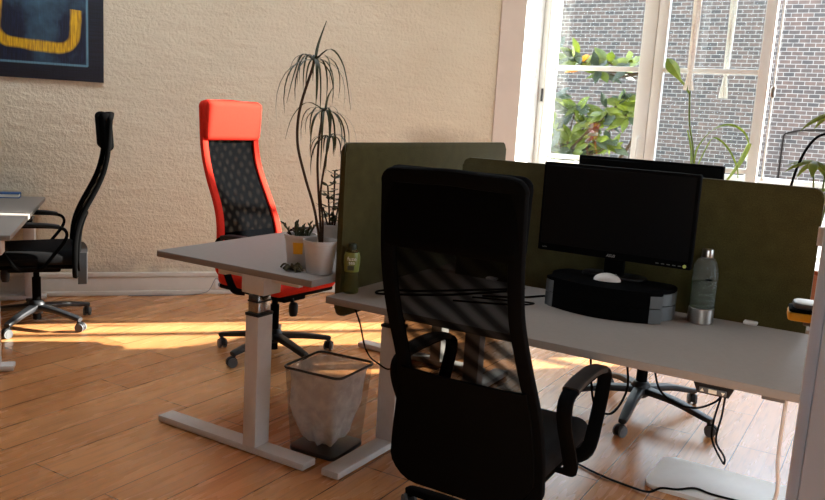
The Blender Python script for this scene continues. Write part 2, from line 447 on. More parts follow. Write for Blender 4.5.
# ------------------------------------------------------------------ the room
W_DIR = Vector((.646, .763, 0)).normalized()           # along the plastered wall, away from the camera
W_OUT = Vector((-W_DIR.y, W_DIR.x, 0))                 # out of the room
P0 = Vector((-5.022, 3.644, 0))
def wl(u, d=0, z=0): return P0+W_DIR*u-W_OUT*d+Vector((0, 0, z))   # u along the wall, d into the room
K = wl(3.43); A1 = wl(-2.9)
YW, YG, YO = 6.26, 6.80, 7.02
HC = 3.65
XR, YB = 2.75, -2.3
bm = new(); prism(bm, [(K.x, YW), (A1.x, A1.y), (A1.x, YB), (XR, YB), (XR, YW)], -.12, 0); struct('floor', bm, M['floor'])
bm = new(); SX0, SX1, SY0, SY1 = -4.15, -2.35, 2.0, 3.8
for lo, hi in (((-7.6, YB-.2), (XR+.25, SY0)), ((-7.6, SY1), (XR+.25, YO)), ((-7.6, SY0), (SX0, SY1)), ((SX1, SY0), (XR+.25, SY1))): b2(bm, (*lo, HC), (*hi, HC+.2))
struct('ceiling', bm, M['ceiling'])
bm = new()
for x_ in (SX0+.03, (SX0+SX1)/2, SX1-.03): b2(bm, (x_-.03, SY0, HC+.05), (x_+.03, SY1, HC+.12), .004)
for y_ in (SY0+.03, SY1-.03): b2(bm, (SX0, y_-.03, HC+.05), (SX1, y_+.03, HC+.12), .004)
struct('window_3', bm, M['white_paint'])  # rooflight added out of view to brighten the floor and plastered wall
bm = new()
q = W_OUT*.35
prism(bm, [(K.x, K.y), (A1.x, A1.y), (A1.x+q.x, A1.y+q.y), (K.x+q.x-.1, YO), (-2.85, YO), (-2.85, 6.74)], -.12, HC)
struct('wall_left', bm, M['plaster'])
bm = new()
XO0, XO1, ZO0, ZO1 = -2.85, .82, .10, 3.55
b2(bm, (-2.80, YW+.0, -.12), (XR, YO, ZO0)); b2(bm, (-2.80, YW, ZO1), (XR, YO, HC))
b2(bm, (XO1, YW, ZO0), (XR, YO, ZO1))
struct('wall_window', bm, M['smooth_cream'])
bm = new(); X2 = XR+.25
b2(bm, (XR, YB-.2, -.12), (X2, YO, .3)); b2(bm, (XR, YB-.2, 3.42), (X2, YO, HC))
for ya, yb in ((YB-.2, 3.25), (5.4, YO)): b2(bm, (XR, ya, .3), (X2, yb, 3.42))
struct('wall_right', bm, M['flat_grey'])
for i_, (ya, yb) in enumerate(((3.25, 5.4),)):
    fm = new()
    for y_ in (ya+.03, (ya+yb)/2, yb-.03): b2(fm, (XR+.08, y_-.04, .3), (XR+.15, y_+.04, 3.42), .005)
    for z_ in (.34, 1.35, 2.4, 3.38): b2(fm, (XR+.085, ya, z_-.03), (XR+.145, yb, z_+.03), .005)
    struct('window_%d' % (i_+2), fm, M['white_paint'])  # side window added out of view to let in sky fill
bm = new()
b2(bm, (A1.x-.3, YB-.2, -.12), (.15, YB, HC)); b2(bm, (.95, YB-.2, -.12), (XR, YB, HC)); b2(bm, (.15, YB-.2, -.12), (.95, YB, 1.0)); b2(bm, (.15, YB-.2, 2.1), (.95, YB, HC))
struct('wall_back', bm, M['flat_grey'])
fm = new()
for x_ in (.18, .55, .92): b2(fm, (x_-.03, YB-.14, 1.0), (x_+.03, YB-.08, 2.1), .004)
for z_ in (1.03, 2.07): b2(fm, (.15, YB-.14, z_-.03), (.95, YB-.08, z_+.03), .004)
struct('window_4', fm, M['white_paint'])  # small rear window added behind the camera as cool fill
bm = new(); b2(bm, (A1.x-.3, YB, -.12), (A1.x, A1.y+.05, HC)); struct('wall_far', bm, M['flat_grey'])
# smooth painted strip at the end of the wall, and the bright splayed window reveal
bm = new()
a, b = wl(3.225, 0), wl(3.43, 0); a2, b2_ = wl(3.225, .012), wl(3.44, .012)
prism(bm, [(a.x, a.y), (a2.x, a2.y), (b2_.x, b2_.y), (b.x, b.y)], 0, HC, .003, 1); struct('trim_1', bm, M['smooth_cream'])
bm = new()
prism(bm, [(K.x+.008, K.y+.004), (-2.835, 6.745), (-2.855, 6.745), (K.x-.012, K.y+.012)], 0.0, HC); struct('trim_2', bm, M['reveal_paint'])
# skirting board
bm = new()
def along(bm, u0, u1, d0, d1, z0, z1, bev=.004):
    pts = [wl(u0, d0), wl(u1, d0), wl(u1, d1), wl(u0, d1)]
    prism(bm, [(p.x, p.y) for p in pts], z0, z1, bev, 2)
along(bm, -2.85, 3.2, .001, .022, .0, .135); along(bm, -2.85, 3.2, .001, .03, .135, .172, .008); along(bm, -2.85, 3.2, .001, .034, 0, .035, .006)
struct('baseboard_left', bm, plain('skirting_paint', (206, 196, 182), .6, 0, .3, .04, 12))

# ------------------------------------------------------------------ window_1: two glazed sashes and one open light
def window(name, x0, x1, lights, zb=.13, zt=3.54):
    """lights: list of (sash_left, glass_left, glass_right, sash_right) or None for the opened light"""
    w = bpy.data.objects.new(name, None); link(w); w['kind'] = 'structure'
    fm = new()
    b2(fm, (x0, YG-.05, zb-.03), (x0+.065, YG+.07, zt), .006); b2(fm, (x1-.065, YG-.05, zb-.03), (x1, YG+.07, zt), .006)
    b2(fm, (x0, YG-.05, zt-.07), (x1, YG+.07, zt+.015), .006); b2(fm, (x0, YG-.05, zb-.03), (x1, YG+.07, zb+.03), .006)
    for (sl, gl, gr, sr, opened) in lights:
        if opened: continue
    if name == 'window_1':
        b2(fm, (-.02, YG-.05, zb-.03), (.25, YG+.07, zt), .006); b2(fm, (.2, YG-.045, 1.75), (.8, YG+.065, zt), .006)  # unseen upper panel closes the last light to cut its sun strip
    obj('window_frame', fm, M['white_paint'], w)
    for (sl, gl, gr, sr, opened) in lights:
        if opened: continue
        sm = new(); y0, y1 = YG-.04, YG+.02
        for (xa, xb) in ((sl+.002, gl), (gr, sr-.002)): b2(sm, (xa, y0, zb+.03), (xb, y1, zt-.07), .006)
        zlo, zhi = zb+.125, zt-.15
        b2(sm, (gl, y0, zb+.03), (gr, y1, zlo), .005); b2(sm, (gl, y0, zhi), (gr, y1, zt-.07), .005)
        for zm in (.42, 1.145, 1.905, 2.66): b2(sm, (gl-.005, y0+.008, zm-.02), (gr+.005, y1-.01, zm+.02), .006)
        obj('sash', sm, M['white_paint'], w)
        gm = new(); b2(gm, (gl-.006, YG-.006, zlo-.006), (gr+.006, YG-.002, zhi+.006)); obj('glass_pane', gm, M['glass'], w)
    return w
lights = [(-2.79, -2.699, -1.974, -1.859, False), (-1.859, -1.775, -1.055, -.972, False), (-.905, 0, 0, -.02, True), (.25, .31, .71, .77, False)]
w1 = window('window_1', XO0, XO1, lights)
om = new()                                               # third sash, swung fully outwards on its hinges
for ya, yb in ((0, .085), (.765, .85)): b2(om, (-.025, ya, .16), (.025, yb, 3.50), .006)
for za, zb_ in ((.16, .26), (.40, .44), (1.125, 1.165), (1.885, 1.925), (2.64, 2.68), (3.42, 3.50)): b2(om, (-.018, .08, za), (.018, .77, zb_), .004)
gm = new(); b2(gm, (-.002, .08, .25), (.002, .77, 3.43))
for o in (obj('open_sash', om, M['white_paint'], w1), obj('glass_pane', gm, M['glass'], w1)):
    o.location = (-.005, YG+.085, 0); o.rotation_euler = (0, 0, R(-17))
hm = new()
lathe(hm, [(.0001, -.0), (.022, 0), (.022, .012), (.016, .018), (.0001, .018)], 20)
bmesh.ops.rotate(hm, verts=hm.verts[:], cent=(0, 0, 0), matrix=Matrix.Rotation(R(90), 3, 'X'))
bmesh.ops.translate(hm, verts=hm.verts[:], vec=(-1.915, YG-.041, 1.345))
tube(hm, catmull([(-1.915, YG-.05, 1.345), (-1.915, YG-.078, 1.343), (-1.915, YG-.082, 1.315), (-1.918, YG-.08, 1.19)], 6), .010, 10)
obj('window_handle', hm, M['white_paint'], w1)
hm = new(); cyl(hm, (-2.795, YG-.056, 1.61), (-2.795, YG-.056, 1.72), .010, n=12); obj('hinge', hm, M['dark_metal'], w1)
em = new(); cyl(em, (-.93, YG-.055, 1.1), (-.93, YG-.055, 3.3), .007, n=10)
b2(em, (-.945, YG-.06, 1.085), (-.915, YG-.048, 1.11), .002)
obj('locking_rod', em, M['white_paint'], w1)
em = new(); b2(em, (-.945, YG-.075, 1.72), (-.915, YG-.05, 1.80), .004); obj('rod_latch', em, M['steel'], w1)

# ------------------------------------------------------------------ outside
bm = new(); b2(bm, (-14, YO, -.2), (12, 17.95, -.05)); b2(bm, (XR+.25, -8, -.2), (12, YO, -.05)); b2(bm, (-9, -8, -.2), (XR+.25, YB-.25, -.05)); struct('ground', bm, plain('courtyard_paving', (150, 146, 140), .9, 0, .2, .1, 6))
bw = thing('brick_building', 'old grey and red brick building across the courtyard seen through the window', 'building', (-5, 18, -.2))
bm = new(); b2(bm, (-17, 0, 0), (5.0, 3, 4.55)); obj('brick_wall', bm, M['brick'], bw)
bm = new(); b2(bm, (5.0, -9.0, 0), (6.02, -8.75, 5.2), .01); obj('sun_blocking_pier', bm, M['brick'], bw, label='free-standing brick pier added out of view to block some sun')  # unseen pier, added to block sun and shape the floor strips
am = new(); cx, zs, hw = 3.62, 1.62, .80       # blind arch: a dark strip stands in for the shade of its recess
arc = [(cx-hw*math.cos(PI*i/12), -.01, zs+.16*math.sin(PI*i/12)) for i in range(13)]
tube(am, [(cx-hw, -.01, .3), (cx-hw, -.01, 1.2)]+arc+[(cx+hw, -.01, 1.2), (cx+hw, -.01, .3)], 1, 8, flat=(.03, .016), ref=(0, 1, 0))
obj('arch_shade_line', am, plain('painted_arch_shade', (36, 31, 28), .95, 0, .1, .2, 30), bw, label='dark strip painted as the shade along a bricked-up arch')
# white railing outside with ball finials
rl = thing('balcony_railing', 'white railing with ball finials just outside the window', 'railing', (-1.9, 7.25, .0))
bm = new(); b2(bm, (-1.1, -.025, 1.045), (2.2, .025, 1.09), .008); b2(bm, (-1.1, -.02, .45), (2.2, .02, .49), .006)
obj('rail', bm, M['white_paint'], rl)
for x in (-1.025, -.12, .79, 1.70):
    bm = new(); b2(bm, (x-.03, -.03, -.05), (x+.03, .03, 1.1), .006); obj('post', bm, M['white_paint'], rl)
    bm = new(); bmesh.ops.create_uvsphere(bm, u_segments=20, v_segments=12, radius=.048, matrix=Matrix.Translation((x, 0, 1.25)))
    lathe(bm, [(.032, 1.1), (.036, 1.13), (.022, 1.16), (.022, 1.215)], 16, (x, 0, 0)); obj('finial', bm, M['white_paint'], rl)

# broad-leaved tree
def oval_leaf(bm, base, direction, L, W, up, bend=.15):
    d = Vector(direction).normalized(); s = d.cross(Vector(up)); s = s.normalized() if s.length > 1e-4 else d.orthogonal()
    n = s.cross(d); pts = []
    for i in range(6):
        t = i/5; pts.append(Vector(base)+d*L*t-Vector((0, 0, 1))*bend*L*t*t)
    blade(bm, pts, [W*.12, W*.7, W, W*.9, W*.5, W*.04], s, .25)
tree = thing('garden_tree', 'broad-leaved tree with glossy yellow-green leaves growing outside the window', 'tree', (-3.0, 7.9, -.05))
rt = random.Random(3)
tb = new()
tube(tb, catmull([(0, 0, 0), (.02, .02, .5), (.0, 0, .95), (.05, 0, 1.2)], 5), .03, 8)
clusters = []
branch_ends = [(-.15, .0, 1.72), (-.1, -.05, 1.42), (.05, .0, 1.3), (.2, .05, 1.5), (.32, .0, 1.38), (.42, -.03, 1.62), (.55, .0, 1.72), (.62, .02, 1.6), (.1, 0, 1.62), (.3, .05, 1.22), (.0, .05, 1.16), (-.2, 0, 1.25), (.45, .05, 1.28), (.15, -.05, 1.18), (.38, .0, 1.5),
               (-.2, .05, 2.22), (.06, .0, 2.12), (.12, .0, 2.05), (.38, .0, 2.1), (.62, .0, 2.1), (.52, .03, 2.03), (.3, .02, 2.02)]
for e in branch_ends:
    e = Vector(e); st = Vector((.05, 0, 1.2)) if e.z < 1.9 else Vector((.75, .1, 1.75))
    if e.z >= 1.9: st = Vector((.74, .05, 2.0))
    if e.z >= 1.9 and e.x < -.1: st = Vector((-.4, .05, 1.9))
    m = (st+e)/2+Vector((rt.uniform(-.05, .05), 0, -.06))
    tube(tb, catmull([st, m, e], 4), .007, 6)
tube(tb, catmull([(0, 0, .8), (.5, .1, 1.1), (.72, .1, 1.5), (.74, .05, 2.0)], 5), .016, 8)
tube(tb, catmull([(0, 0, .8), (-.35, .05, 1.3), (-.4, .05, 1.9)], 5), .012, 8)
obj('trunk', tb, M['bark'], tree)
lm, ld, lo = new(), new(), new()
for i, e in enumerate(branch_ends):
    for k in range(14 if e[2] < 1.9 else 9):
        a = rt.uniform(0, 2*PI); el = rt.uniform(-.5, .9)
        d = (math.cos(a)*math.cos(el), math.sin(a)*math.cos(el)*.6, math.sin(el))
        tgt = lm if rt.random() < .68 else ld  # a random share of the leaves is a darker green
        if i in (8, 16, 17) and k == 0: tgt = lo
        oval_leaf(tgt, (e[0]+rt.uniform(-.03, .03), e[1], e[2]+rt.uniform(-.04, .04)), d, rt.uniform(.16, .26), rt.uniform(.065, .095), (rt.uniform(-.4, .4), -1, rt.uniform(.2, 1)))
obj('foliage', lm, M['leaf_tree'], tree); obj('dark_foliage', ld, M['leaf_tree_dark'], tree, label='darker green leaves'); obj('turning_leaves', lo, M['leaf_orange'], tree, label='orange leaves')

# ------------------------------------------------------------------ on the wall
pr = wl(.236, .0, 1.525)
pt = thing('painting', 'dark blue abstract painting with a yellow curved stroke on the plastered wall', 'painting', (pr.x, pr.y, pr.z), math.atan2(W_DIR.y, W_DIR.x))
bm = new(); b2(bm, (-1.22, -.032, 0), (0, -.003, 1.25), .003); obj('canvas', bm, M['painting'], pt)
so = wl(1.10, .024, .075)
sk = thing('power_socket', 'white double power socket on the skirting behind the red chair', 'socket', (so.x, so.y, so.z), math.atan2(W_DIR.y, W_DIR.x))
bm = new(); b2(bm, (-.08, -.012, -.035), (.08, 0, .035), .006); obj('plate', bm, M['mouse'], sk)
for x in (-.04, .04):
    bm = new(); cyl(bm, (x, -.0125, 0), (x, -.0135, 0), .02, n=18)
    for dx in (-.008, .008): cyl(bm, (x+dx, -.013, 0), (x+dx, -.0145, 0), .004, n=8)
    obj('outlet', bm, M['grey_plastic'], sk)
bm = new(); c0 = wl(1.06, .045, .08); c1 = wl(1.02, .10, .14); c2 = wl(.93, .06, .02); c3 = wl(.80, .05, .004); c4 = wl(.4, .05, .004)
tube(bm, catmull([c0, c1, (c1+c2)/2+Vector((0, 0, -.03)), c2, c3, c4], 8), .003, 6)
tag(obj('cable', bm, M['grey_plastic']), 'thin grey cord running from the wall socket along the skirting', 'cable')

# ------------------------------------------------------------------ desks
def desk(label, loc, rz, L, D, H, foot_off=.03, col_off=0.0, feet=(0, 1), groove=None, ext=.06, inset=.045):
    """local: X along the length 0..L, Y along the depth 0..D; legs at both ends"""
    t = thing('standing_desk', label, 'desk', loc, rz, 'white desks')
    th = .028
    bm = new(); b2(bm, (0, 0, H-th), (L, D, H), .003, 2); obj('tabletop', bm, M['desk_top'], t)
    for e in feet:
        xf = inset if e == 0 else L-.045
        lg = new(); yc = D/2+col_off
        zt = H-th-.075
        b2(lg, (xf-.045, yc-.035, .033), (xf+.045, yc+.035, zt-.075-ext), .006); leg = obj('leg', lg, M['white_metal'], t)
        s = new(); b2(s, (xf-.038, yc-.028, zt-.09-ext), (xf+.038, yc+.028, zt), .004); obj('telescopic_tube', s, M['chrome'], leg, label='bare metal upper tube')
        s = new(); b2(s, (xf-.0465, yc-.0365, zt-.085-ext), (xf+.0465, yc+.0365, zt-.072-ext), .002); b2(s, (xf-.040, yc-.030, zt-.035), (xf+.040, yc+.030, zt-.028), .001); obj('collar', s, M['black_plastic'], leg, label='black collar')
        fm = new(); b2(fm, (xf-.042, foot_off, .004), (xf+.042, D-foot_off, .034), .005); f = obj('foot', fm, M['white_metal'], t)
        for yy in (foot_off+.05, D-foot_off-.05):
            g = new(); b2(g, (xf-.03, yy-.03, 0), (xf+.03, yy+.03, .006), .002); obj('glide', g, M['black_plastic'], f)
        hm = new(); b2(hm, (xf-.045, yc-.06, zt), (xf+.06, yc+.06, H-th), .004); b2(hm, (xf+.0, max(.04, yc-.2), H-th-.025), (xf+.03, min(D-.04, yc+.2), H-th), .003)
        obj('top_bracket', hm, M['white_metal'], t)
    bm = new()
    for yy in (D/2-.13, D/2+.09): b2(bm, (.07, yy, H-th-.04), (L-.07, yy+.04, H-th-.002), .003)
    obj('frame_beam', bm, M['white_metal'], t)
    if groove:
        bm = new(); b2(bm, (groove[0], groove[1], H-.0005), (groove[0]+.006, groove[2], H+.0012)); obj('joint_strip', bm, M['grey_plastic'], t, label='thin dark joint across the top')
    return t
# desk A: its length runs along world Y; local X -> +Y, local Y -> -X
dA = desk('white height-adjustable desk carrying the three potted plants', (-1.884, 2.425, 0), R(90), 1.66, .86, .79, .012, -.13, ext=.008)
dB = desk('white desk with the monitor riser and steel-capped bottle', (-1.857, 2.48, 0), 0, 1.80, .80, .725, -.03, -.005, ext=.0, inset=.078)
dD = desk('white desk behind the long olive screen, under the hidden monitor', (-1.857, 3.345, 0), 0, 1.80, .80, .725, .03, .0, ext=.0)
e1 = Vector((-W_DIR.y, W_DIR.x, 0)); near = Vector((-3.80, 2.418, 0))
# desk C at the photo's edge: local X along e1 (towards the wall), local Y = e1 rotated +90 = away from its chair
dC = desk('white desk against the plastered wall beside the side-on black chair', tuple(near), math.atan2(e1.y, e1.x), 1.67, .80, .72, .0, -.30, ext=.02)
# things under desk B
bm = new(); poly = [(-.058, 0), (.058, 0), (.046, -.03), (-.046, -.03)]
A = [bm.verts.new((1.456+p[0], .005, .695+p[1])) for p in poly]; B = [bm.verts.new((1.456+p[0], .09, .695+p[1])) for p in poly]
ring_faces(bm, A, B); bm.faces.new(A[::-1]); bm.faces.new(B)
cp = obj('control_panel', bm, M['black_plastic'], dB, label='black up and down control panel under the front edge')
bm = new(); b2(bm, (1.416, -.001, .669), (1.496, .006, .686), .003); obj('button_strip', bm, M['stand_grey'], cp, label='pale button strip with arrows')
bm = new()
for x, s in ((1.426, 1), (1.486, -1)):
    v = [bm.verts.new((x-.006, -.002, .677-.004*s)), bm.verts.new((x+.006, -.002, .677-.004*s)), bm.verts.new((x, -.002, .677+.006*s))]; bm.faces.new(v)
b2(bm, (1.444, -.003, .672), (1.468, -.001, .684)); obj('arrow_marks', bm, M['label_white'], cp)
bm = new(); b2(bm, (1.585, .05, .672), (1.65, .13, .697), .003); obj('side_bracket', bm, M['stand_grey'], dB)

# ------------------------------------------------------------------ desk screens
def desk_screen(label, loc, rz, L, z0, z1, mat, clips):
    t = thing('desk_screen', label, 'screen', loc, rz, 'olive felt desk screens')
    poly = rrect(L, z1-z0, .035, 6, L/2, (z0+z1)/2)
    bm = new(); A = [bm.verts.new((p[0], -.0125, p[1])) for p in poly]; B = [bm.verts.new((p[0], .0125, p[1])) for p in poly]
    ring_faces(bm, A, B); fa = bm.faces.new(A[::-1]); fb = bm.faces.new(B)
    bmesh.ops.bevel(bm, geom=list(fa.edges)+list(fb.edges), offset=.008, segments=2, profile=.5, affect='EDGES')
    obj('felt_panel', bm, mat, t)
    for (x, y0, y1, z) in clips:
        bm = new(); b2(bm, (x-.025, y0, z), (x+.025, y1, z+.012), .004); obj('clamp', bm, M['mouse'], t)
    return t
desk_screen('olive felt desk screen at the edge of the plant desk', (-1.8705, 2.575, 0), R(90), 1.475, .62, 1.318, M['felt'], [(1.2, .0135, .05, .79)])
desk_screen('olive felt desk screen behind the monitors and clear bottle', (-1.725, 3.312, 0), 0, 1.49, .60, 1.263, M['felt'], [(1.30, -.05, -.015, .725), (.2, -.05, -.015, .725)])

# ------------------------------------------------------------------ office chairs
def interp(tab, z):
    if z <= tab[0][0]: return tab[0][1]
    for (a, b), (c, d) in zip(tab, tab[1:]):
        if z <= c:
            t = (z-a)/(c-a); t2 = t
            return b+(d-b)*t2
    return tab[-1][1]
OFF = [(.24, .232), (.51, .232), (.63, .245), (.73, .282), (.83, .335), (.94, .39), (1.03, .415), (1.1, .427), (1.33, .442)]
WID = [(.24, .20), (.36, .235), (.45, .242), (.6, .224), (.75, .205), (.95, .197), (1.1, .198), (1.33, .198)]
def star_base(t, r, start, leg_mat, rz, hub_z=.10):
    bm = new(); lathe(bm, [(.03, hub_z-.03), (.048, hub_z-.015), (.05, hub_z+.03), (.038, hub_z+.05), (.03, hub_z+.055)], 24); obj('base_hub', bm, leg_mat, t)
    for k in range(5):
        a = R(start+72*k)-rz; c, s = math.cos(a), math.sin(a)
        bm = new(); pts = catmull([(c*.03, s*.03, hub_z+.012), (c*r*.5, s*r*.5, hub_z+.002), (c*r*.93, s*r*.93, .082), (c*(r+.012), s*(r+.012), .076)], 5)
        n = len(pts); tube(bm, pts, [1-.42*i/(n-1) for i in range(n)], 12, flat=(.030, .019), ref=(-s, c, 0))
        cyl(bm, (c*r, s*r, .055), (c*r, s*r, .078), .011, n=12)
        obj('base_leg', bm, leg_mat, t)
        bm = new(); ca = a+1.1+k*.7; ox, oy = c*r, s*r; wx, wy = math.cos(ca), math.sin(ca)
        px, py = ox+wy*.012, oy-wx*.012
        tube(bm, [Vector((px, py, .0285))+Vector((wy*math.cos(q)*.027, -wx*math.cos(q)*.027, math.sin(q)*.029)) for q in [R(-20+20*i) for i in range(12)]], 1, 8, flat=(.013, .004), ref=(wx, wy, 0))
        cas = obj('caster', bm, M['black_plastic'], t)
        for sg in (-1, 1):
            bm = new(); p = Vector((px, py, .0275)); w = Vector((wx, wy, 0))
            cyl(bm, p+w*sg*.008, p+w*sg*.023, .0272, n=22); cyl(bm, p+w*sg*.023, p+w*sg*.025, .017, n=18)
            obj('wheel', bm, M['wheel_grey'], cas)
def office_chair(label, loc, rz, lift, col, start, back_lift=0, leg_mat=None, group='high-backed office chairs', plate=False, arm_drop=0, base_r=.333):
    """local: faces +Y, column at the origin"""
    t = thing('office_chair', label, 'chair', loc, rz, group)
    red = col == 'red'; fab = M['red_fabric'] if red else M['dark_fabric']
    frame = M['red_fabric'] if red else M['matte_black']
    star_base(t, base_r, start, leg_mat or M['base_grey'], rz)
    L = lift
    bm = new(); cyl(bm, (0, 0, .14), (0, 0, .30+L), .026, n=20); cyl(bm, (0, 0, .28+L), (0, 0, .36+L), .018, n=16); cyl(bm, (0, 0, .03), (0, 0, .1), .024, n=18); obj('gas_lift', bm, M['matte_black'], t)
    bm = new(); b2(bm, (-.09, -.14, .345+L), (.09, .16, .392+L), .012); b2(bm, (-.03, -.25, .35+L), (.03, -.1, .375+L), .006); obj('mechanism', bm, M['matte_black'], t)
    bm = new(); cyl(bm, (.02, .15, .365+L), (.03, .17, .335+L), .012, n=12); lathe(bm, [(.001, 0), (.02, .004), (.027, .03), (.027, .065), (.02, .08), (.001, .085)], 18, (.03, .175, .265+L)); obj('tension_knob', bm, M['black_plastic'], t)
    bm = new(); b2(bm, (-.25, -.235, .41+L), (.25, .265, .505+L), .042, 5)
    for v in bm.verts:
        if v.co.z > .46+L: v.co.z += .012*(1-(v.co.x/.25)**2)*(1-(v.co.y/.27)**2)-.02*max(0, (v.co.y-.1)/.16)**2
    obj('seat', bm, M['red_fabric'] if red else M['black_fabric'], t)
    bm = new(); b2(bm, (-.235, -.22, .392+L), (.235, .24, .42+L), .012, 3); obj('seat_shell', bm, M['matte_black'], t)
    LB = L+back_lift
    def P(u, z, dy=0):
        w = sum(interp(WID, z+k*.02) for k in (-2, -1, 0, 1, 2))/5
        return Vector((u*w, -sum(interp(OFF, z+k*.025) for k in (-2, -1, 0, 1, 2))/5+.018*u*u+dy, z+LB))
    # frame loop round the back
    zs = [.385+i*.05 for i in range(19)]+[1.30]
    left = [P(-1, z) for z in zs]; right = [P(1, z) for z in zs]
    top = [P(u, 1.312+.008*(1-abs(u))) for u in (-.9, -.5, 0, .5, .9)]
    bot = [P(u, .345) for u in (.8, .4, 0, -.4, -.8)]
    bm = new(); tube(bm, catmull(left+top+right[::-1]+bot, 3, True), 1, 12, True, flat=(.015, .022), ref=(0, 1, .2)); obj('back_frame', bm, frame, t)
    bm = new(); sheet(bm, lambda u, v: P((u*2-1)*.97, .50+v*.64, .004+.012*math.sin(PI*v)*(1-(u*2-1)**2)), 14, 24); obj('back_mesh', bm, M['back_mesh_red'] if red else M['back_mesh'], t)
    def lower(u, v):
        uu = u*2-1; z = .345+v*(.24 if red else .37)
        k = min(1, .70+.30*math.sqrt(min(1, v/.22))) if v < .22 else 1
        return P(uu*.985*k, z+.0*abs(uu), -.012)
    bm = new(); sheet(bm, lower, 16, 14, (0, -.014, 0)); obj('lower_back_shell', bm, M['matte_black'], t)
    if plate:
        bm = new(); sheet(bm, lambda u, v: P((u*2-1)*.86, .285+v*.20, -.014), 10, 8, (0, -.05, 0)); obj('back_plate', bm, M['base_grey'], t, label='smooth grey plate at the foot of the backrest')
    # headrest sleeve
    bm = new(); box(bm, (0, -.412, 1.222+LB), (.432, .076, .232), .032, 5, (R(-4), 0, 0))
    for v in bm.verts: v.co.y += .014*(v.co.x/.2)**2
    obj('headrest', bm, fab, t)
    for sd in (-1, 1):
        x = .287*sd
        path = [(x*.80, -.02, .40), (x*.98, -.045, .42), (x, -.10, .50), (x, -.155, .58), (x, -.17, .635), (x, -.135, .668), (x, -.02, .676), (x, .12, .674), (x, .20, .655), (x, .215, .61), (x, .175, .52), (x*.98, .12, .43), (x*.8, .09, .40)]
        bm = new(); tube(bm, [p+Vector((0, 0, L)) for p in catmull([(a_, b_, c_+.03*min(1, max(0, (c_-.42)/.2))*(1-arm_drop/.03)) for a_, b_, c_ in path], 5)], 1, 10, flat=(.023, .009), ref=(1, 0, 0))
        arm = obj('armrest', bm, M['matte_black'], t)
        bm = new(); tube(bm, [p+Vector((0, 0, L+.036-arm_drop)) for p in catmull([(x, -.13, .667), (x, -.06, .678), (x, .06, .68), (x, .16, .665)], 5)], 1, 12, flat=(.026, .012), ref=(1, 0, 0)); obj('arm_pad', bm, M['black_plastic'], arm)
    return t
face = math.atan2(-W_DIR.y, -W_DIR.x)-PI/2
office_chair('high-backed black mesh chair side-on beside the plastered wall', (-4.53, 3.05, 0), face+R(6), 0, 'black', -62, leg_mat=M['base_grey'], plate=True, arm_drop=.045)
office_chair('high-backed black mesh chair seen from behind at the monitor desk', (-1.04, 2.345, 0), R(1), -.035, 'black', 166, leg_mat=M['matte_black'], base_r=.365)
office_chair('red-orange high-backed mesh chair tucked behind the plant desk', (-3.03, 3.56, 0), R(-94), 0, 'red', -90, .115, leg_mat=M['base_grey'])
# low chair at the far desk, only its star base shows
t = thing('swivel_chair', 'low swivel chair whose grey star base shows under the monitor desk', 'chair', (-1.0, 4.04, 0), R(180))
star_base(t, .375, -86, M['base_grey'], PI, .115)
bm = new(); cyl(bm, (0, 0, .14), (0, 0, .42), .028, n=20); obj('gas_lift', bm, M['matte_black'], t)
bm = new(); b2(bm, (-.24, -.24, .42), (.24, .24, .51), .04, 4); obj('seat', bm, M['black_fabric'], t)
bm = new(); sheet(bm, lambda u, v: Vector(((u*2-1)*.21*(1-.1*v), -.23-.06*v, .55+.42*v)), 10, 8, (0, -.04, 0)); obj('backrest', bm, M['black_fabric'], t)
bm = new(); tube(bm, catmull([(0, -.1, .42), (0, -.24, .43), (0, -.29, .55), (0, -.3, .7)], 6), 1, 10, flat=(.03, .012), ref=(1, 0, 0)); obj('back_bracket', bm, M['black_plastic'], t)

# ------------------------------------------------------------------ monitors, riser, bottle, mouse
def monitor(label, loc, rz, W, Hh, zb, base_z, logo=False):
    t = thing('computer_monitor', label, 'monitor', loc, rz, 'black monitors')
    bm = new(); b2(bm, (-W/2, -.018, zb), (W/2, .018, zb+Hh), .005, 2); b2(bm, (-W*.3, .0, zb+.06), (W*.3, .055, zb+Hh*.75), .02, 3); obj('housing', bm, M['matte_black'], t)
    bm = new(); b2(bm, (-W/2+.012, -.0195, zb+.03), (W/2-.012, -.0175, zb+Hh-.012), .001, 1); obj('display', bm, M['screen_glass'], t)
    bm = new(); b2(bm, (-.04, .035, base_z+.01), (.04, .065, zb+.2), .008); obj('neck', bm, M['matte_black'], t)
    bm = new(); prism(bm, [(1.25*x, y) for x, y in rrect(.2, .12, .04, 6, 0, .055)], base_z, base_z+.012, .003); obj('base', bm, M['black_plastic'], t)
    bm = new()
    for k in range(5): b2(bm, (W/2-.13+k*.021, -.0195, zb+.010), (W/2-.13+k*.021+.012, -.0175, zb+.013))
    obj('buttons', bm, M['stand_grey'], t)
    bm = new(); cyl(bm, (W/2-.022, -.0175, zb+.013), (W/2-.022, -.021, zb+.013), .0065, n=16); obj('power_button', bm, M['led'], t, label='small pale green power button')
    if logo:
        lettering('brand_lettering', 'ASUS', .015, M['logo'], t, (0, -.0185, zb+.009), (R(90), 0, 0), shear=.25)
        lettering('port_lettering', 'HDMI', .008, M['stand_grey'], t, (-W/2+.02, -.0185, zb+.011), (R(90), 0, 0), 'LEFT')
    return t
monitor('black monitor on the kidney-shaped riser', (-.938, 3.11, 0), 0, .612, .358, .928, .846, True)
monitor('black monitor whose top edge shows above the olive screen', (-.95, 3.56, 0), 0, .625, .36, .945, .726)
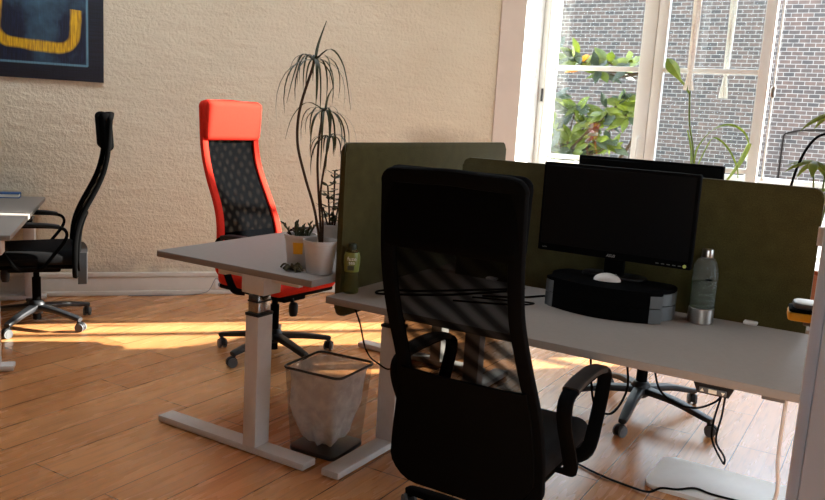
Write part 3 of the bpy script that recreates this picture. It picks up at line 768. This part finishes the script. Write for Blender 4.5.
# riser
rs = thing('monitor_riser', 'black curved monitor riser with silver-grey corners on the desk', 'riser', (-.928, 3.07, .725))
def riser_poly(e=0):
    pts = []
    for k in range(25):                                  # bowed front from left to right
        s = k/24; x = -.228+.456*s; pts.append((x*(1+e), -.065-.075*math.sin(PI*s)**.8-e*.1))
    for k in range(1, 9):
        a = R(-90+k*20); pts.append(((.185+.06*math.cos(a))*(1+e), .06+.09*math.sin(a)+.0))
    for k in range(1, 9):
        a = R(90+k*20); pts.append(((-.185+.06*math.cos(a))*(1+e), .06+.09*math.sin(a)+.0))
    return pts
bm = new(); prism(bm, riser_poly(), 0, .056, .004); obj('lower_drawer', bm, M['matte_black'], rs)
bm = new(); prism(bm, riser_poly(), .058, .106, .004); obj('upper_drawer', bm, M['matte_black'], rs)
bm = new(); prism(bm, riser_poly(.012), .106, .120, .005); obj('top_plate', bm, M['matte_black'], rs)
def riser_edge(k0, k1, z0, z1):
    P = riser_poly(.012); n = len(P); bm = new(); pts = [Vector((*P[k % n], 0)) for k in range(k0, k1+1)]
    A = [bm.verts.new((p.x, p.y, z0)) for p in pts]; B = [bm.verts.new((p.x, p.y, z1)) for p in pts]
    C_ = [bm.verts.new((p.x*.97, p.y*.97+.002, z1)) for p in pts]; D_ = [bm.verts.new((p.x*.97, p.y*.97+.002, z0)) for p in pts]
    for i in range(len(pts)-1):
        for q0, q1 in ((A, B), (B, C_), (C_, D_), (D_, A)): bm.faces.new((q0[i], q0[i+1], q1[i+1], q1[i]))
    for i in (0, -1): bm.faces.new((A[i], B[i], C_[i], D_[i]))
    return bm
for k0, k1 in ((22, 30), (36, 43)): 
    for z0, z1 in ((.002, .056), (.059, .105)): obj('corner_panel', riser_edge(k0, k1, z0, z1), M['stand_grey'], rs, label='silver-grey corner panel')
for z0, z1 in ((.002, .056), (.059, .105)): obj('corner_panel', riser_edge(0, 1, z0, z1), M['stand_grey'], rs, label='silver-grey corner panel')
ms = thing('computer_mouse', 'white computer mouse lying on the black riser', 'mouse', (-.935, 3.07, .845), R(-76))
bm = new(); bmesh.ops.create_uvsphere(bm, u_segments=24, v_segments=14, radius=1, matrix=Matrix.Diagonal((.029, .053, .03, 1)))
for v in bm.verts:
    if v.co.z < 0: v.co.z *= .05
    v.co.z += .0015
obj('shell', bm, M['mouse'], ms)
bm = new(); cyl(bm, (-.004, .03, .024), (.004, .03, .024), .006, n=14); obj('scroll_wheel', bm, M['grey_plastic'], ms)

wb = thing('water_bottle', 'clear water bottle with steel base and steel cap beside the monitor riser', 'bottle', (-.59, 3.165, .725))
bm = new(); lathe(bm, [(.043, 0), (.047, .003), (.047, .056), (.045, .058)], 32); obj('base_cup', bm, M['steel'], wb)
bm = new(); lathe(bm, [(.045, .057), (.047, .062), (.047, .175), (.0465, .20), (.043, .222), (.035, .240), (.024, .252), (.018, .256)], 32, cap0=False, cap1=False); obj('body', bm, M['clear'], wb)
bm = new(); lathe(bm, [(.042, .059), (.0445, .064), (.0445, .155)], 32); obj('water', bm, M['water'], wb)
bm = new(); lathe(bm, [(.0205, .252), (.021, .254), (.021, .28), (.0195, .283)], 24); obj('cap', bm, M['steel'], wb)
bm = new(); b2(bm, (.012, -.049, .172), (.036, -.040, .177), .001); obj('level_mark', bm, M['matte_black'], wb)

jb = thing('drink_bottle', 'small plastic drink bottle with green label beside the olive screen', 'bottle', (-1.824, 2.60, .725))
bm = new(); lathe(bm, [(.026, 0), (.031, .004), (.0315, .03), (.028, .06), (.0265, .085), (.029, .1), (.032, .125), (.0315, .15), (.026, .166), (.016, .176), (.014, .184)], 32); obj('body', bm, M['juice'], jb)
bm = new(); lathe(bm, [(.0285, .088), (.0298, .1), (.0327, .125), (.0322, .15), (.027, .166)], 32, cap0=False, cap1=False); obj('sleeve_label', bm, M['label_green'], jb)
bm = new(); lathe(bm, [(.0165, .176), (.017, .178), (.017, .196), (.015, .199)], 24); obj('cap', bm, M['green_cap'], jb)
view = math.atan2(-2.63, 1.822)        # the printed side of the label faces into the room
def on_label(name, txt, size, z, da=0, mat='label_white', r=.0335):
    a = view+da; lettering(name, txt, size, M[mat], jb, (r*math.cos(a), r*math.sin(a), z), (R(90), 0, a+PI/2))
on_label('label_lettering', 'fuze', .022, .136); on_label('label_lettering', 'tea', .02, .121)
bm = new(); a = view-.1; box(bm, (.0315*math.cos(a), .0315*math.sin(a), .106), (.026, .004, .018), .001, 1, (0, 0, a+PI/2)); obj('label_patch', bm, M['label_dark'], jb)

# ------------------------------------------------------------------ plants on desk A
ZA = .79
def pot(name, label, x, y, r, h, group=None):
    t = thing(name, label, 'plant', (x, y, ZA), 0, 'potted plants on the desk')
    bm = new(); lathe(bm, [(r*.74, 0), (r*.77, .003), (r*.97, h-.016), (r*1.02, h-.014), (r*1.03, h), (r*.97, h), (r*.93, h-.02), (r*.92, h-.025)], 36, cap1=False); obj('pot', bm, M['pot'], t)
    bm = new(); lathe(bm, [(.001, h-.022), (r*.93, h-.022), (r*.93, h-.03)], 28); obj('soil', bm, M['soil'], t)
    return t
RTv = Vector((.853, .519, 0)).normalized()
dr = pot('dracaena', 'tall thin-stemmed dragon tree with drooping leaves in a white pot', -1.962, 2.572, .068, .134)
def dp(px, z, dep=0):          # position in the plant's own plane: px metres to the right of the pot axis, z above the desk
    return RTv*(px-.052*(z-.1))+Vector((-.52, .85, 0))*dep+Vector((0, 0, z))
stems = [([(0, .105), (-.02, .25), (-.055, .38), (-.082, .50), (-.08, .60), (-.06, .69), (-.022, .80), (-.014, .835)], -.01, .0055),
         ([(.005, .105), (.0, .22), (-.006, .34), (-.008, .44), (.0, .54), (.012, .61), (.02, .645)], .01, .0048),
         ([(.008, .105), (.012, .22), (.006, .32), (.022, .43), (.035, .50), (.042, .54)], -.02, .0042)]
for pts, dep, r in stems:
    bm = new(); tube(bm, catmull([dp(x, z, dep*min(1, i/2)) for i, (x, z) in enumerate(pts)], 6), r, 8); obj('stem', bm, M['bark'], dr)
rd = random.Random(11)
def tuft(x, z, dep, n, Ls, droop, extra=()):
    bm = new(); c = dp(x, z, dep)
    for k in range(n):
        a = 2*PI*k/n+rd.uniform(-.25, .25); L = rd.uniform(*Ls); e = rd.uniform(.1, 1.0)
        h = Vector((math.cos(a), math.sin(a), 0)); pts = []
        for i in range(9):
            s = i/8; out = L*(math.cos(e)*s*(1-.45*s*s)); up = L*(math.sin(e)*s*.75-droop*s*s)
            pts.append(c+h*out+Vector((0, 0, up)))
        w = rd.uniform(.007, .010); blade(bm, pts, [w*.8, w, w, w, w*.95, w*.85, w*.7, w*.5, w*.1], h.cross(Vector((0, 0, 1))), .2)
    for pts, w in extra:
        P = catmull([c+dp(px, zz, 0) for px, zz in pts], 4); m = len(P)
        blade(bm, P, [w*min(1, 1.6*(1-i/m))+.0005 for i in range(m)], Vector((-.52, .85, 0))*.5+Vector((0, 0, .2))+RTv*.7, .2)
    obj('leaf_tuft', bm, M['leaf_dark'], dr)
tuft(-.014, .835, -.01, 24, (.16, .30), .95, [([(0, 0), (.012, .06), (.045, .15)], .012), ([(0, 0), (.06, .045), (.11, -.02), (.135, -.18)], .009), ([(0, 0), (-.05, .02), (-.085, -.06), (-.115, -.17)], .009)])
tuft(.02, .645, .01, 18, (.13, .26), .95, [([(0, 0), (.01, .05), (.03, .09)], .010), ([(0, 0), (-.07, .03), (-.13, -.03), (-.16, -.12)], .006)])
tuft(.042, .54, -.02, 13, (.12, .22), .9)
# succulent pot with yellow note
sc = pot('succulent', 'small spiky succulent in a white pot with a yellow note', -2.095, 2.61, .066, .138)
bm = new(); rs_ = random.Random(5)
for k in range(11):
    a = rs_.uniform(0, 2*PI); r0 = rs_.uniform(0, .035); b = Vector((r0*math.cos(a), r0*math.sin(a), .105)); lean = rs_.uniform(.1, .7); L = rs_.uniform(.05, .095)
    d = Vector((math.cos(a)*lean, math.sin(a)*lean, 1)).normalized()
    tube(bm, [b, b+d*L*.5+Vector((0, 0, .004)), b+d*L], [.0045, .0045, .002], 6)
    for j in range(6):
        q = b+d*L*(.35+.11*j); a2 = rs_.uniform(0, 2*PI); dd = (d+Vector((math.cos(a2), math.sin(a2), .1))*.8).normalized()
        tube(bm, [q, q+dd*.011, q+dd*.022], [.003, .004, .001], 5)
obj('spiky_stems', bm, M['leaf_jade'], sc)
nv = R(-60); bm = new()
for i in range(9):
    pass
def note(u, v):
    a = nv+(-.5+u)*.62; z = .062+v*.048; r = .068*(.77+.20*z/.112)+.0018
    return Vector((r*math.cos(a), r*math.sin(a), z))
sheet(bm, note, 8, 4, (.0004*math.cos(nv), .0004*math.sin(nv), 0)); obj('paper_note', bm, M['note'], sc, label='yellow paper note stuck on the pot')
# jade plant behind
jp = pot('jade_plant', 'leafy jade plant in a white pot against the olive screen', -2.255, 3.03, .066, .125)
bm = new(); lm = new(); rj = random.Random(21)
for (px, top) in ((-.012, .30), (.022, .37), (.045, .27), (-.035, .20)):
    P = catmull([dp(px*.3, .1), dp(px*.7, .1+(top-.1)*.5, .01), dp(px, top, 0)], 6); tube(bm, P, .004, 6)
    n = int((top-.12)/.018)
    for i in range(n):
        s = (i+1)/n; p = P[min(len(P)-1, int(s*(len(P)-1)))]
        for q in range(3):
            a = rj.uniform(0, 2*PI); d = Vector((math.cos(a), math.sin(a), rj.uniform(.1, .8))).normalized()
            oval_leaf(lm, p, d, rj.uniform(.034, .055), rj.uniform(.018, .026), (rj.uniform(-.3, .3), rj.uniform(-.3, .3), 1), .1)
obj('stem', bm, M['bark'], jp); obj('leaves', lm, M['leaf_jade'], jp)
# little dried sprig lying on the desk
sg = new(); rg = random.Random(2)
for k in range(16):
    a = rg.uniform(0, 2*PI); L = rg.uniform(.02, .045); h = rg.uniform(.004, .02)
    tube(sg, catmull([(rg.uniform(-.012, .012), rg.uniform(-.01, .01), .006), (math.cos(a)*L*.6, math.sin(a)*L*.4, h+.006), (math.cos(a)*L, math.sin(a)*L*.7, .005)], 4), .0032, 5)
o = obj('dried_sprig', sg, plain('dried_sprig', (74, 66, 42), .8, 0, .2, .5, 60)); o.location = (-2.06, 2.515, ZA); o.scale = (1.35, 1.35, 1.35); tag(o, 'small dried sprig lying on the desk before the pots', 'sprig')

# ------------------------------------------------------------------ waste bin and its bag
bx, by = -1.978, 2.69
wbn = thing('waste_bin', 'square dark wire-mesh waste bin standing between the two desks', 'waste bin', (bx, by, 0), R(4))
def sq(h, z, r=.03): return [Vector((p[0], p[1], z)) for p in rrect(2*h, 2*h, r, 4)]
HB = .37
bm = new(); tube(bm, sq(.142, HB), .0055, 10, True); obj('rim', bm, M['dark_metal'], wbn)
bm = new(); rings = [[bm.verts.new(p) for p in sq(.118+(.142-.118)*k/6, .012+(HB-.012)*k/6)] for k in range(7)]
for A, B in zip(rings, rings[1:]): ring_faces(bm, A, B)
obj('mesh_wall', bm, M['bin_mesh'], wbn)
bm = new(); prism(bm, [(p.x, p.y) for p in sq(.12, 0)], 0, .02, .004); obj('base_plate', bm, M['dark_metal'], wbn)
bg = new(); rb = random.Random(4); N = 48; rings = []
def bagring(h, z, amp, seed):
    out = []
    for i in range(N):
        a = 2*PI*i/N; e = 6
        cx_, sy_ = math.cos(a), math.sin(a); k = 1/((abs(cx_)**e+abs(sy_)**e)**(1/e))
        w = 1+amp*noise.noise(Vector((cx_*2.2, sy_*2.2, z*7+seed)))
        out.append(bg.verts.new((cx_*k*h*w, sy_*k*h*w, z+amp*.04*noise.noise(Vector((cx_*3, sy_*3, seed+9)))))) 
    return out
for h, z, amp in ((.02, .03, .3), (.055, .035, .5), (.078, .06, .38), (.092, .10, .3), (.102, .15, .27), (.11, .20, .22), (.118, .25, .15), (.127, .31, .07), (.133, .35, .02), (.1365, .363, .0)):
    rings.append(bagring(h, z, amp, 1))
for A, B in zip(rings, rings[1:]): ring_faces(bg, A, B)
bg.faces.new(rings[0][::-1])
o = obj('bin_bag', bg, M['bag'], None, 60); o.location = (bx, by, 0); o.rotation_euler = (0, 0, R(4)); tag(o, 'crumpled translucent bag lining the wire-mesh bin', 'bin bag')

# ------------------------------------------------------------------ cords, board, cupboard
def cord(pts, r, mat, label, k=8, name='cable'):
    bm = new(); tube(bm, catmull(pts, k), r, 7); return tag(obj(name, bm, M[mat]), label, 'cable', 'loose cables')
ZB = .729
cord([(-1.36, 3.10, ZB), (-1.5, 2.86, ZB), (-1.62, 2.735, ZB), (-1.72, 2.655, ZB), (-1.752, 2.69, ZB), (-1.72, 2.755, ZB), (-1.64, 2.81, ZB), (-1.5, 2.98, ZB), (-1.33, 3.2, ZB)], .0045, 'matte_black', 'black cable looped on the desk beside the drink bottle')
cord([(-1.40, 2.93, ZB), (-1.27, 3.03, ZB), (-1.2, 3.14, ZB), (-1.08, 3.24, ZB)], .004, 'matte_black', 'black cable lying on the desk just beside the riser, the rear one')
cord([(-1.42, 2.88, ZB), (-1.3, 2.93, ZB), (-1.19, 2.965, ZB), (-1.22, 2.90, ZB), (-1.33, 2.83, ZB), (-1.45, 2.77, ZB)], .0035, 'matte_black', 'black cable doubled back on the desk before the riser')
cord([(-.71, 2.62, .70), (-.70, 2.62, .659), (-.693, 2.62, .577), (-.725, 2.62, .495), (-.762, 2.62, .478), (-.80, 2.62, .505), (-.82, 2.62, .601), (-.83, 2.62, .70)], .004, 'matte_black', 'black cable hanging in a deep loop under the desk by the armrest')
cord([(-.61, 2.60, .70), (-.603, 2.60, .664), (-.581, 2.60, .608), (-.53, 2.60, .577), (-.467, 2.60, .575), (-.418, 2.59, .604), (-.392, 2.57, .636), (-.39, 2.54, .672)], .0035, 'matte_black', 'black cable sagging under the desk towards the control panel')
cord([(-.384, 2.54, .672), (-.386, 2.55, .645), (-.398, 2.55, .568), (-.396, 2.55, .503), (-.358, 2.55, .440), (-.352, 2.55, .445), (-.357, 2.55, .462), (-.385, 2.55, .506), (-.377, 2.55, .589), (-.372, 2.54, .672)], .0032, 'matte_black', 'black cable hanging from the control panel in a long loop')
cord([(-1.83, 2.62, .69), (-1.80, 2.64, .60), (-1.79, 2.68, .48), (-1.76, 2.72, .42), (-1.72, 2.8, .40), (-1.7, 2.85, .69)], .0035, 'matte_black', 'dark cable hanging under the desk corner beneath the drink bottle')
cord([(-.205, 2.545, .69), (-.205, 2.547, .5), (-.195, 2.55, .40), (-.207, 2.555, .3), (-.205, 2.56, .1), (-.19, 2.6, .006), (-.1, 2.75, .006)], .006, 'cord_white', 'white cord hanging from the desk to the floor by the cupboard')
cord([(-1.35, 3.3, .006), (-1.2, 3.26, .006), (-1.088, 3.239, .006), (-.911, 3.167, .006), (-.78, 3.14, .006), (-.70, 3.13, .010), (-.66, 3.17, .0225), (-.604, 3.20, .0225), (-.547, 3.257, .0225), (-.48, 3.245, .0225), (-.376, 3.25, .0225), (-.30, 3.26, .0225), (-.22, 3.30, .0225), (-.12, 3.34, .0225), (-.04, 3.42, .008)], .0046, 'matte_black', 'black power cable trailing over the floor and the grey board')
bm = new(); prism(bm, rrect(.66, .35, .05, 6), 0.0, .018, .005); o = obj('floor_board', bm, M['board']); o.location = (-.41, 3.36, 0); tag(o, 'flat pale grey board with rounded corners lying on the floor', 'board')

cb = thing('storage_cupboard', 'tall pale grey cupboard standing before the end of the monitor desk', 'cupboard', (-.064, .95, 0))
bm = new(); b2(bm, (.012, 0, .05), (.46, .40, 1.95), .004); obj('body', bm, M['cabinet'], cb)
bm = new(); b2(bm, (.03, .02, 0), (.44, .38, .05), .002); obj('plinth', bm, M['black_plastic'], cb)
bm = new(); b2(bm, (0, .0, .06), (.0125, .40, 1.94), .003); obj('side_door', bm, M['cabinet_edge'], cb)
for z_ in (.925, 1.335):
    bm = new(); cyl(bm, (.0, .012, z_), (.0, .012, z_+.02), .006, n=12); obj('hinge', bm, M['cord_white'], cb)
bm = new(); b2(bm, (-.036, .385, 1.166), (.005, .435, 1.172), .002); b2(bm, (-.022, .385, 1.156), (.003, .41, 1.167), .002); obj('side_shelf', bm, M['wheel_grey'], cb, label='small grey side shelf')
tp = thing('tape_measure', 'yellow and black tape measure on the side of the cupboard', 'tape measure', (-.088, 1.36, 1.172), R(8))
bm = new(); prism(bm, rrect(.075, .055, .008, 3), 0, .013, .003); obj('lower_case', bm, M['yellow_plastic'], tp)
bm = new(); prism(bm, rrect(.073, .053, .008, 3), .013, .018, .0015); obj('band', bm, M['matte_black'], tp)
bm = new(); prism(bm, rrect(.064, .048, .012, 3), .018, .028, .005); obj('upper_case', bm, M['stand_grey'], tp)

bf = near+e1*1.60+Vector((-.646, -.763, 0))*.30
o = thing('blue_folder', 'blue folder lying on the desk by the plastered wall', 'folder', (bf.x, bf.y, .72), math.atan2(e1.y, e1.x))
bm = new(); b2(bm, (-.05, -.15, 0), (.05, .15, .006), .001); b2(bm, (-.05, -.15, .026), (.05, .15, .032), .001); b2(bm, (.044, -.15, 0), (.05, .15, .032), .001); obj('cover', bm, M['blue_paper'], o)
bm = new(); b2(bm, (-.045, -.145, .006), (.044, .145, .026)); obj('papers', bm, M['label_white'], o)

# ------------------------------------------------------------------ things in the window
def hang(label, x, y, z0, z1, w, loc_top=3.34):
    t = thing('hanging_tassel', label, 'tassel', (x, y, 0), 0, 'tassels hanging in the window')
    bm = new(); cyl(bm, (0, 0, z1-.02), (0, 0, loc_top), .003, n=6); obj('cord', bm, M['rope'], t)
    bm = new()
    for k in range(5):
        a = 2*PI*k/5; r = w*.4
        P = [Vector((math.cos(a+i*.25)*r*(1-.55*i/10), math.sin(a+i*.25)*r*(1-.55*i/10), z1-(z1-z0)*.82*i/10)) for i in range(11)]
        tube(bm, P, w*.32, 6)
    obj('braid', bm, M['rope'], t)
    bm = new()
    for k in range(10):
        a = 2*PI*k/10; zk = z0+(z1-z0)*.18
        tube(bm, [(0, 0, zk+.02), (math.cos(a)*w*.25, math.sin(a)*w*.25, zk-.02), (math.cos(a)*w*.7, math.sin(a)*w*.7, z0)], w*.12, 5)
    obj('fringe', bm, M['rope'], t)
    return t
hang('braided cotton hanging in the window above the bud', -1.527, 6.62, 1.745, 2.62, .05)
hang('thin white tassel standing in for a reflection in the second sash', -1.322, 6.93, 1.705, 2.7, .045)  # modelled as a second tassel: the first one's reflection in the glazing
ps = thing('plant_stand', 'white plant stand in front of the window carrying the arching plant', 'plant stand', (-1.42, 6.56, 0))
bm = new(); prism(bm, rrect(.42, .26, .02, 4), 1.0, 1.028, .004); obj('stand_top', bm, M['white_paint'], ps)
for sx in (-1, 1):
    for sy in (-1, 1):
        bm = new(); b2(bm, (sx*.18-.014, sy*.1-.014, 0), (sx*.18+.014, sy*.1+.014, 1.002), .003); obj('leg', bm, M['white_paint'], ps)
bm = new(); b2(bm, (-.18, -.1, .3), (.18, .1, .318), .003); obj('shelf', bm, M['white_paint'], ps)
am = thing('amaryllis', 'window plant with long arching leaves and one tall bud stem', 'plant', (-1.42, 6.60, 1.028))
bm = new(); lathe(bm, [(.05, 0), (.055, .004), (.07, .10), (.073, .10), (.073, .115), (.066, .115), (.064, .1)], 28, cap1=False); lathe(bm, [(.001, .098), (.065, .098)], 20, cap0=False, cap1=False); obj('pot', bm, M['pot'], am)
def ap(x, z, y=.02): return Vector((x+1.42, y, z-1.028))
bm = new(); tube(bm, catmull([ap(-1.42, 1.12), ap(-1.44, 1.3), ap(-1.49, 1.5), ap(-1.512, 1.73)], 6), .007, 8); obj('stem', bm, M['leaf_fresh'], am)
bm = new(); Q = catmull([ap(-1.512, 1.72), ap(-1.55, 1.78), ap(-1.60, 1.83), ap(-1.65, 1.91), ap(-1.715, 1.985)], 4)
blade(bm, Q, [.02, .022, .022, .022, .022, .022, .022, .024, .026, .04, .06, .08, .095, .10, .09, .06, .01], (.7, .5, .5), .5); obj('bud', bm, M['leaf_fresh'], am, label='green bud on the tall stem')
for P, w in (([(-1.41, 1.12), (-1.405, 1.29), (-1.31, 1.443), (-1.187, 1.496), (-1.08, 1.45), (-1.03, 1.36)], .022), ([(-1.03, 1.37), (-1.06, 1.28), (-1.10, 1.19), (-1.16, 1.08)], .06), ([(-1.40, 1.12), (-1.34, 1.3), (-1.285, 1.391), (-1.18, 1.322), (-1.10, 1.19), (-1.08, 1.1)], .016), ([(-1.43, 1.12), (-1.45, 1.3), (-1.494, 1.44)], .016)):
    bm = new(); Q = catmull([ap(x, z, .0) for x, z in P], 5); m = len(Q); blade(bm, Q, [w*(.35+.65*math.sin(PI*min(1, .15+.8*i/m))) for i in range(m)], (.55, .5, .65), .3); obj('leaf', bm, M['leaf_fresh'], am)
# plant and gooseneck lamp on the far desk
pp = thing('umbrella_plant', 'green fan-leaved plant rising above the olive screen near the cupboard', 'plant', (-.30, 3.98, .725))
bm = new(); lathe(bm, [(.05, 0), (.055, .004), (.072, .11), (.075, .11), (.075, .125), (.068, .125), (.066, .11)], 28, cap1=False); lathe(bm, [(.001, .108), (.067, .108)], 20, cap0=False, cap1=False); obj('pot', bm, M['terracotta'], pp)
rp = random.Random(8)
for (tx, ty, tz) in ((-.045, -.02, .62), (.01, .0, .835), (.03, .02, .50)):
    bm = new(); tube(bm, catmull([(0, 0, .1), (tx*.4, ty, tz*.6), (tx, ty, tz)], 6), .004, 6); obj('stem', bm, M['leaf_fresh'], pp)
    bm = new()
    for k in range(7):
        a = 2*PI*k/7+.3; d = Vector((math.cos(a), math.sin(a)*.8, rp.uniform(-.25, .15)))
        oval_leaf(bm, (tx, ty, tz), d, rp.uniform(.11, .15), .042, (0, -.35, 1), .45)
    obj('leaf_fan', bm, M['leaf_fresh'], pp)
lp = thing('desk_lamp', 'thin black gooseneck lamp arching above the olive screen', 'lamp', (-.45, 3.93, .725))
bm = new(); lathe(bm, [(.07, 0), (.072, .004), (.07, .014), (.02, .02), (.008, .024)], 28); obj('base', bm, M['matte_black'], lp)
bm = new(); tube(bm, catmull([(0, 0, .02), (.01, 0, .25), (.03, 0, .49), (.052, 0, .61), (.09, 0, .70), (.14, 0, .738), (.22, 0, .735), (.28, 0, .69)], 7), .006, 8); obj('gooseneck', bm, M['matte_black'], lp)
bm = new(); lathe(bm, [(.012, .05), (.03, .04), (.045, 0), (.042, 0), (.027, .036)], 24, (.29, 0, .65), cap1=False); obj('lamp_shade', bm, M['matte_black'], lp)

# ------------------------------------------------------------------ light and camera
S_AZ, S_EL = 43.5, 20.6
sd = bpy.data.lights.new('sun', 'SUN'); sd.energy = 46.0; sd.angle = R(.6); sd.color = (1, .95, .86)
so_ = bpy.data.objects.new('sun', sd); link(so_)
d = Vector((math.sin(R(S_AZ))*math.cos(R(S_EL)), math.cos(R(S_AZ))*math.cos(R(S_EL)), math.sin(R(S_EL))))
so_.rotation_euler = d.to_track_quat('Z', 'Y').to_euler(); so_.location = (6, 14, 8)
wd = bpy.data.worlds.new('sky'); scene.world = wd; wd.use_nodes = True
bgn = wd.node_tree.nodes['Background']; bgn.inputs['Color'].default_value = (.74, .865, 1.0, 1); bgn.inputs['Strength'].default_value = 9.0

cam = bpy.data.cameras.new('camera'); co = bpy.data.objects.new('camera', cam); link(co); scene.camera = co
cam.sensor_fit = 'HORIZONTAL'; cam.sensor_width = 36; cam.lens = 811/825*36; cam.clip_start = .02
yaw, pit, rol = R(30.76), R(9.63), R(3.42)
F = Vector((-math.sin(yaw)*math.cos(pit), math.cos(yaw)*math.cos(pit), -math.sin(pit)))
r0 = Vector((math.cos(yaw), math.sin(yaw), 0)); u0 = r0.cross(F)
rt_, up_ = r0*math.cos(rol)+u0*math.sin(rol), u0*math.cos(rol)-r0*math.sin(rol)
mw = Matrix((rt_, up_, -F)).transposed().to_4x4(); mw.translation = (0, 0, 1.45); co.matrix_world = mw

scene.view_settings.view_transform = 'Standard'; scene.view_settings.look = 'None'
scene.view_settings.gamma = 1; scene.view_settings.use_curve_mapping = False; scene.view_settings.exposure = -.3
cy = scene.cycles
cy.use_denoising = True; cy.max_bounces = 10; cy.diffuse_bounces = 5; cy.transparent_max_bounces = 16
cy.caustics_reflective = False; cy.caustics_refractive = False; cy.sample_clamp_indirect = 6
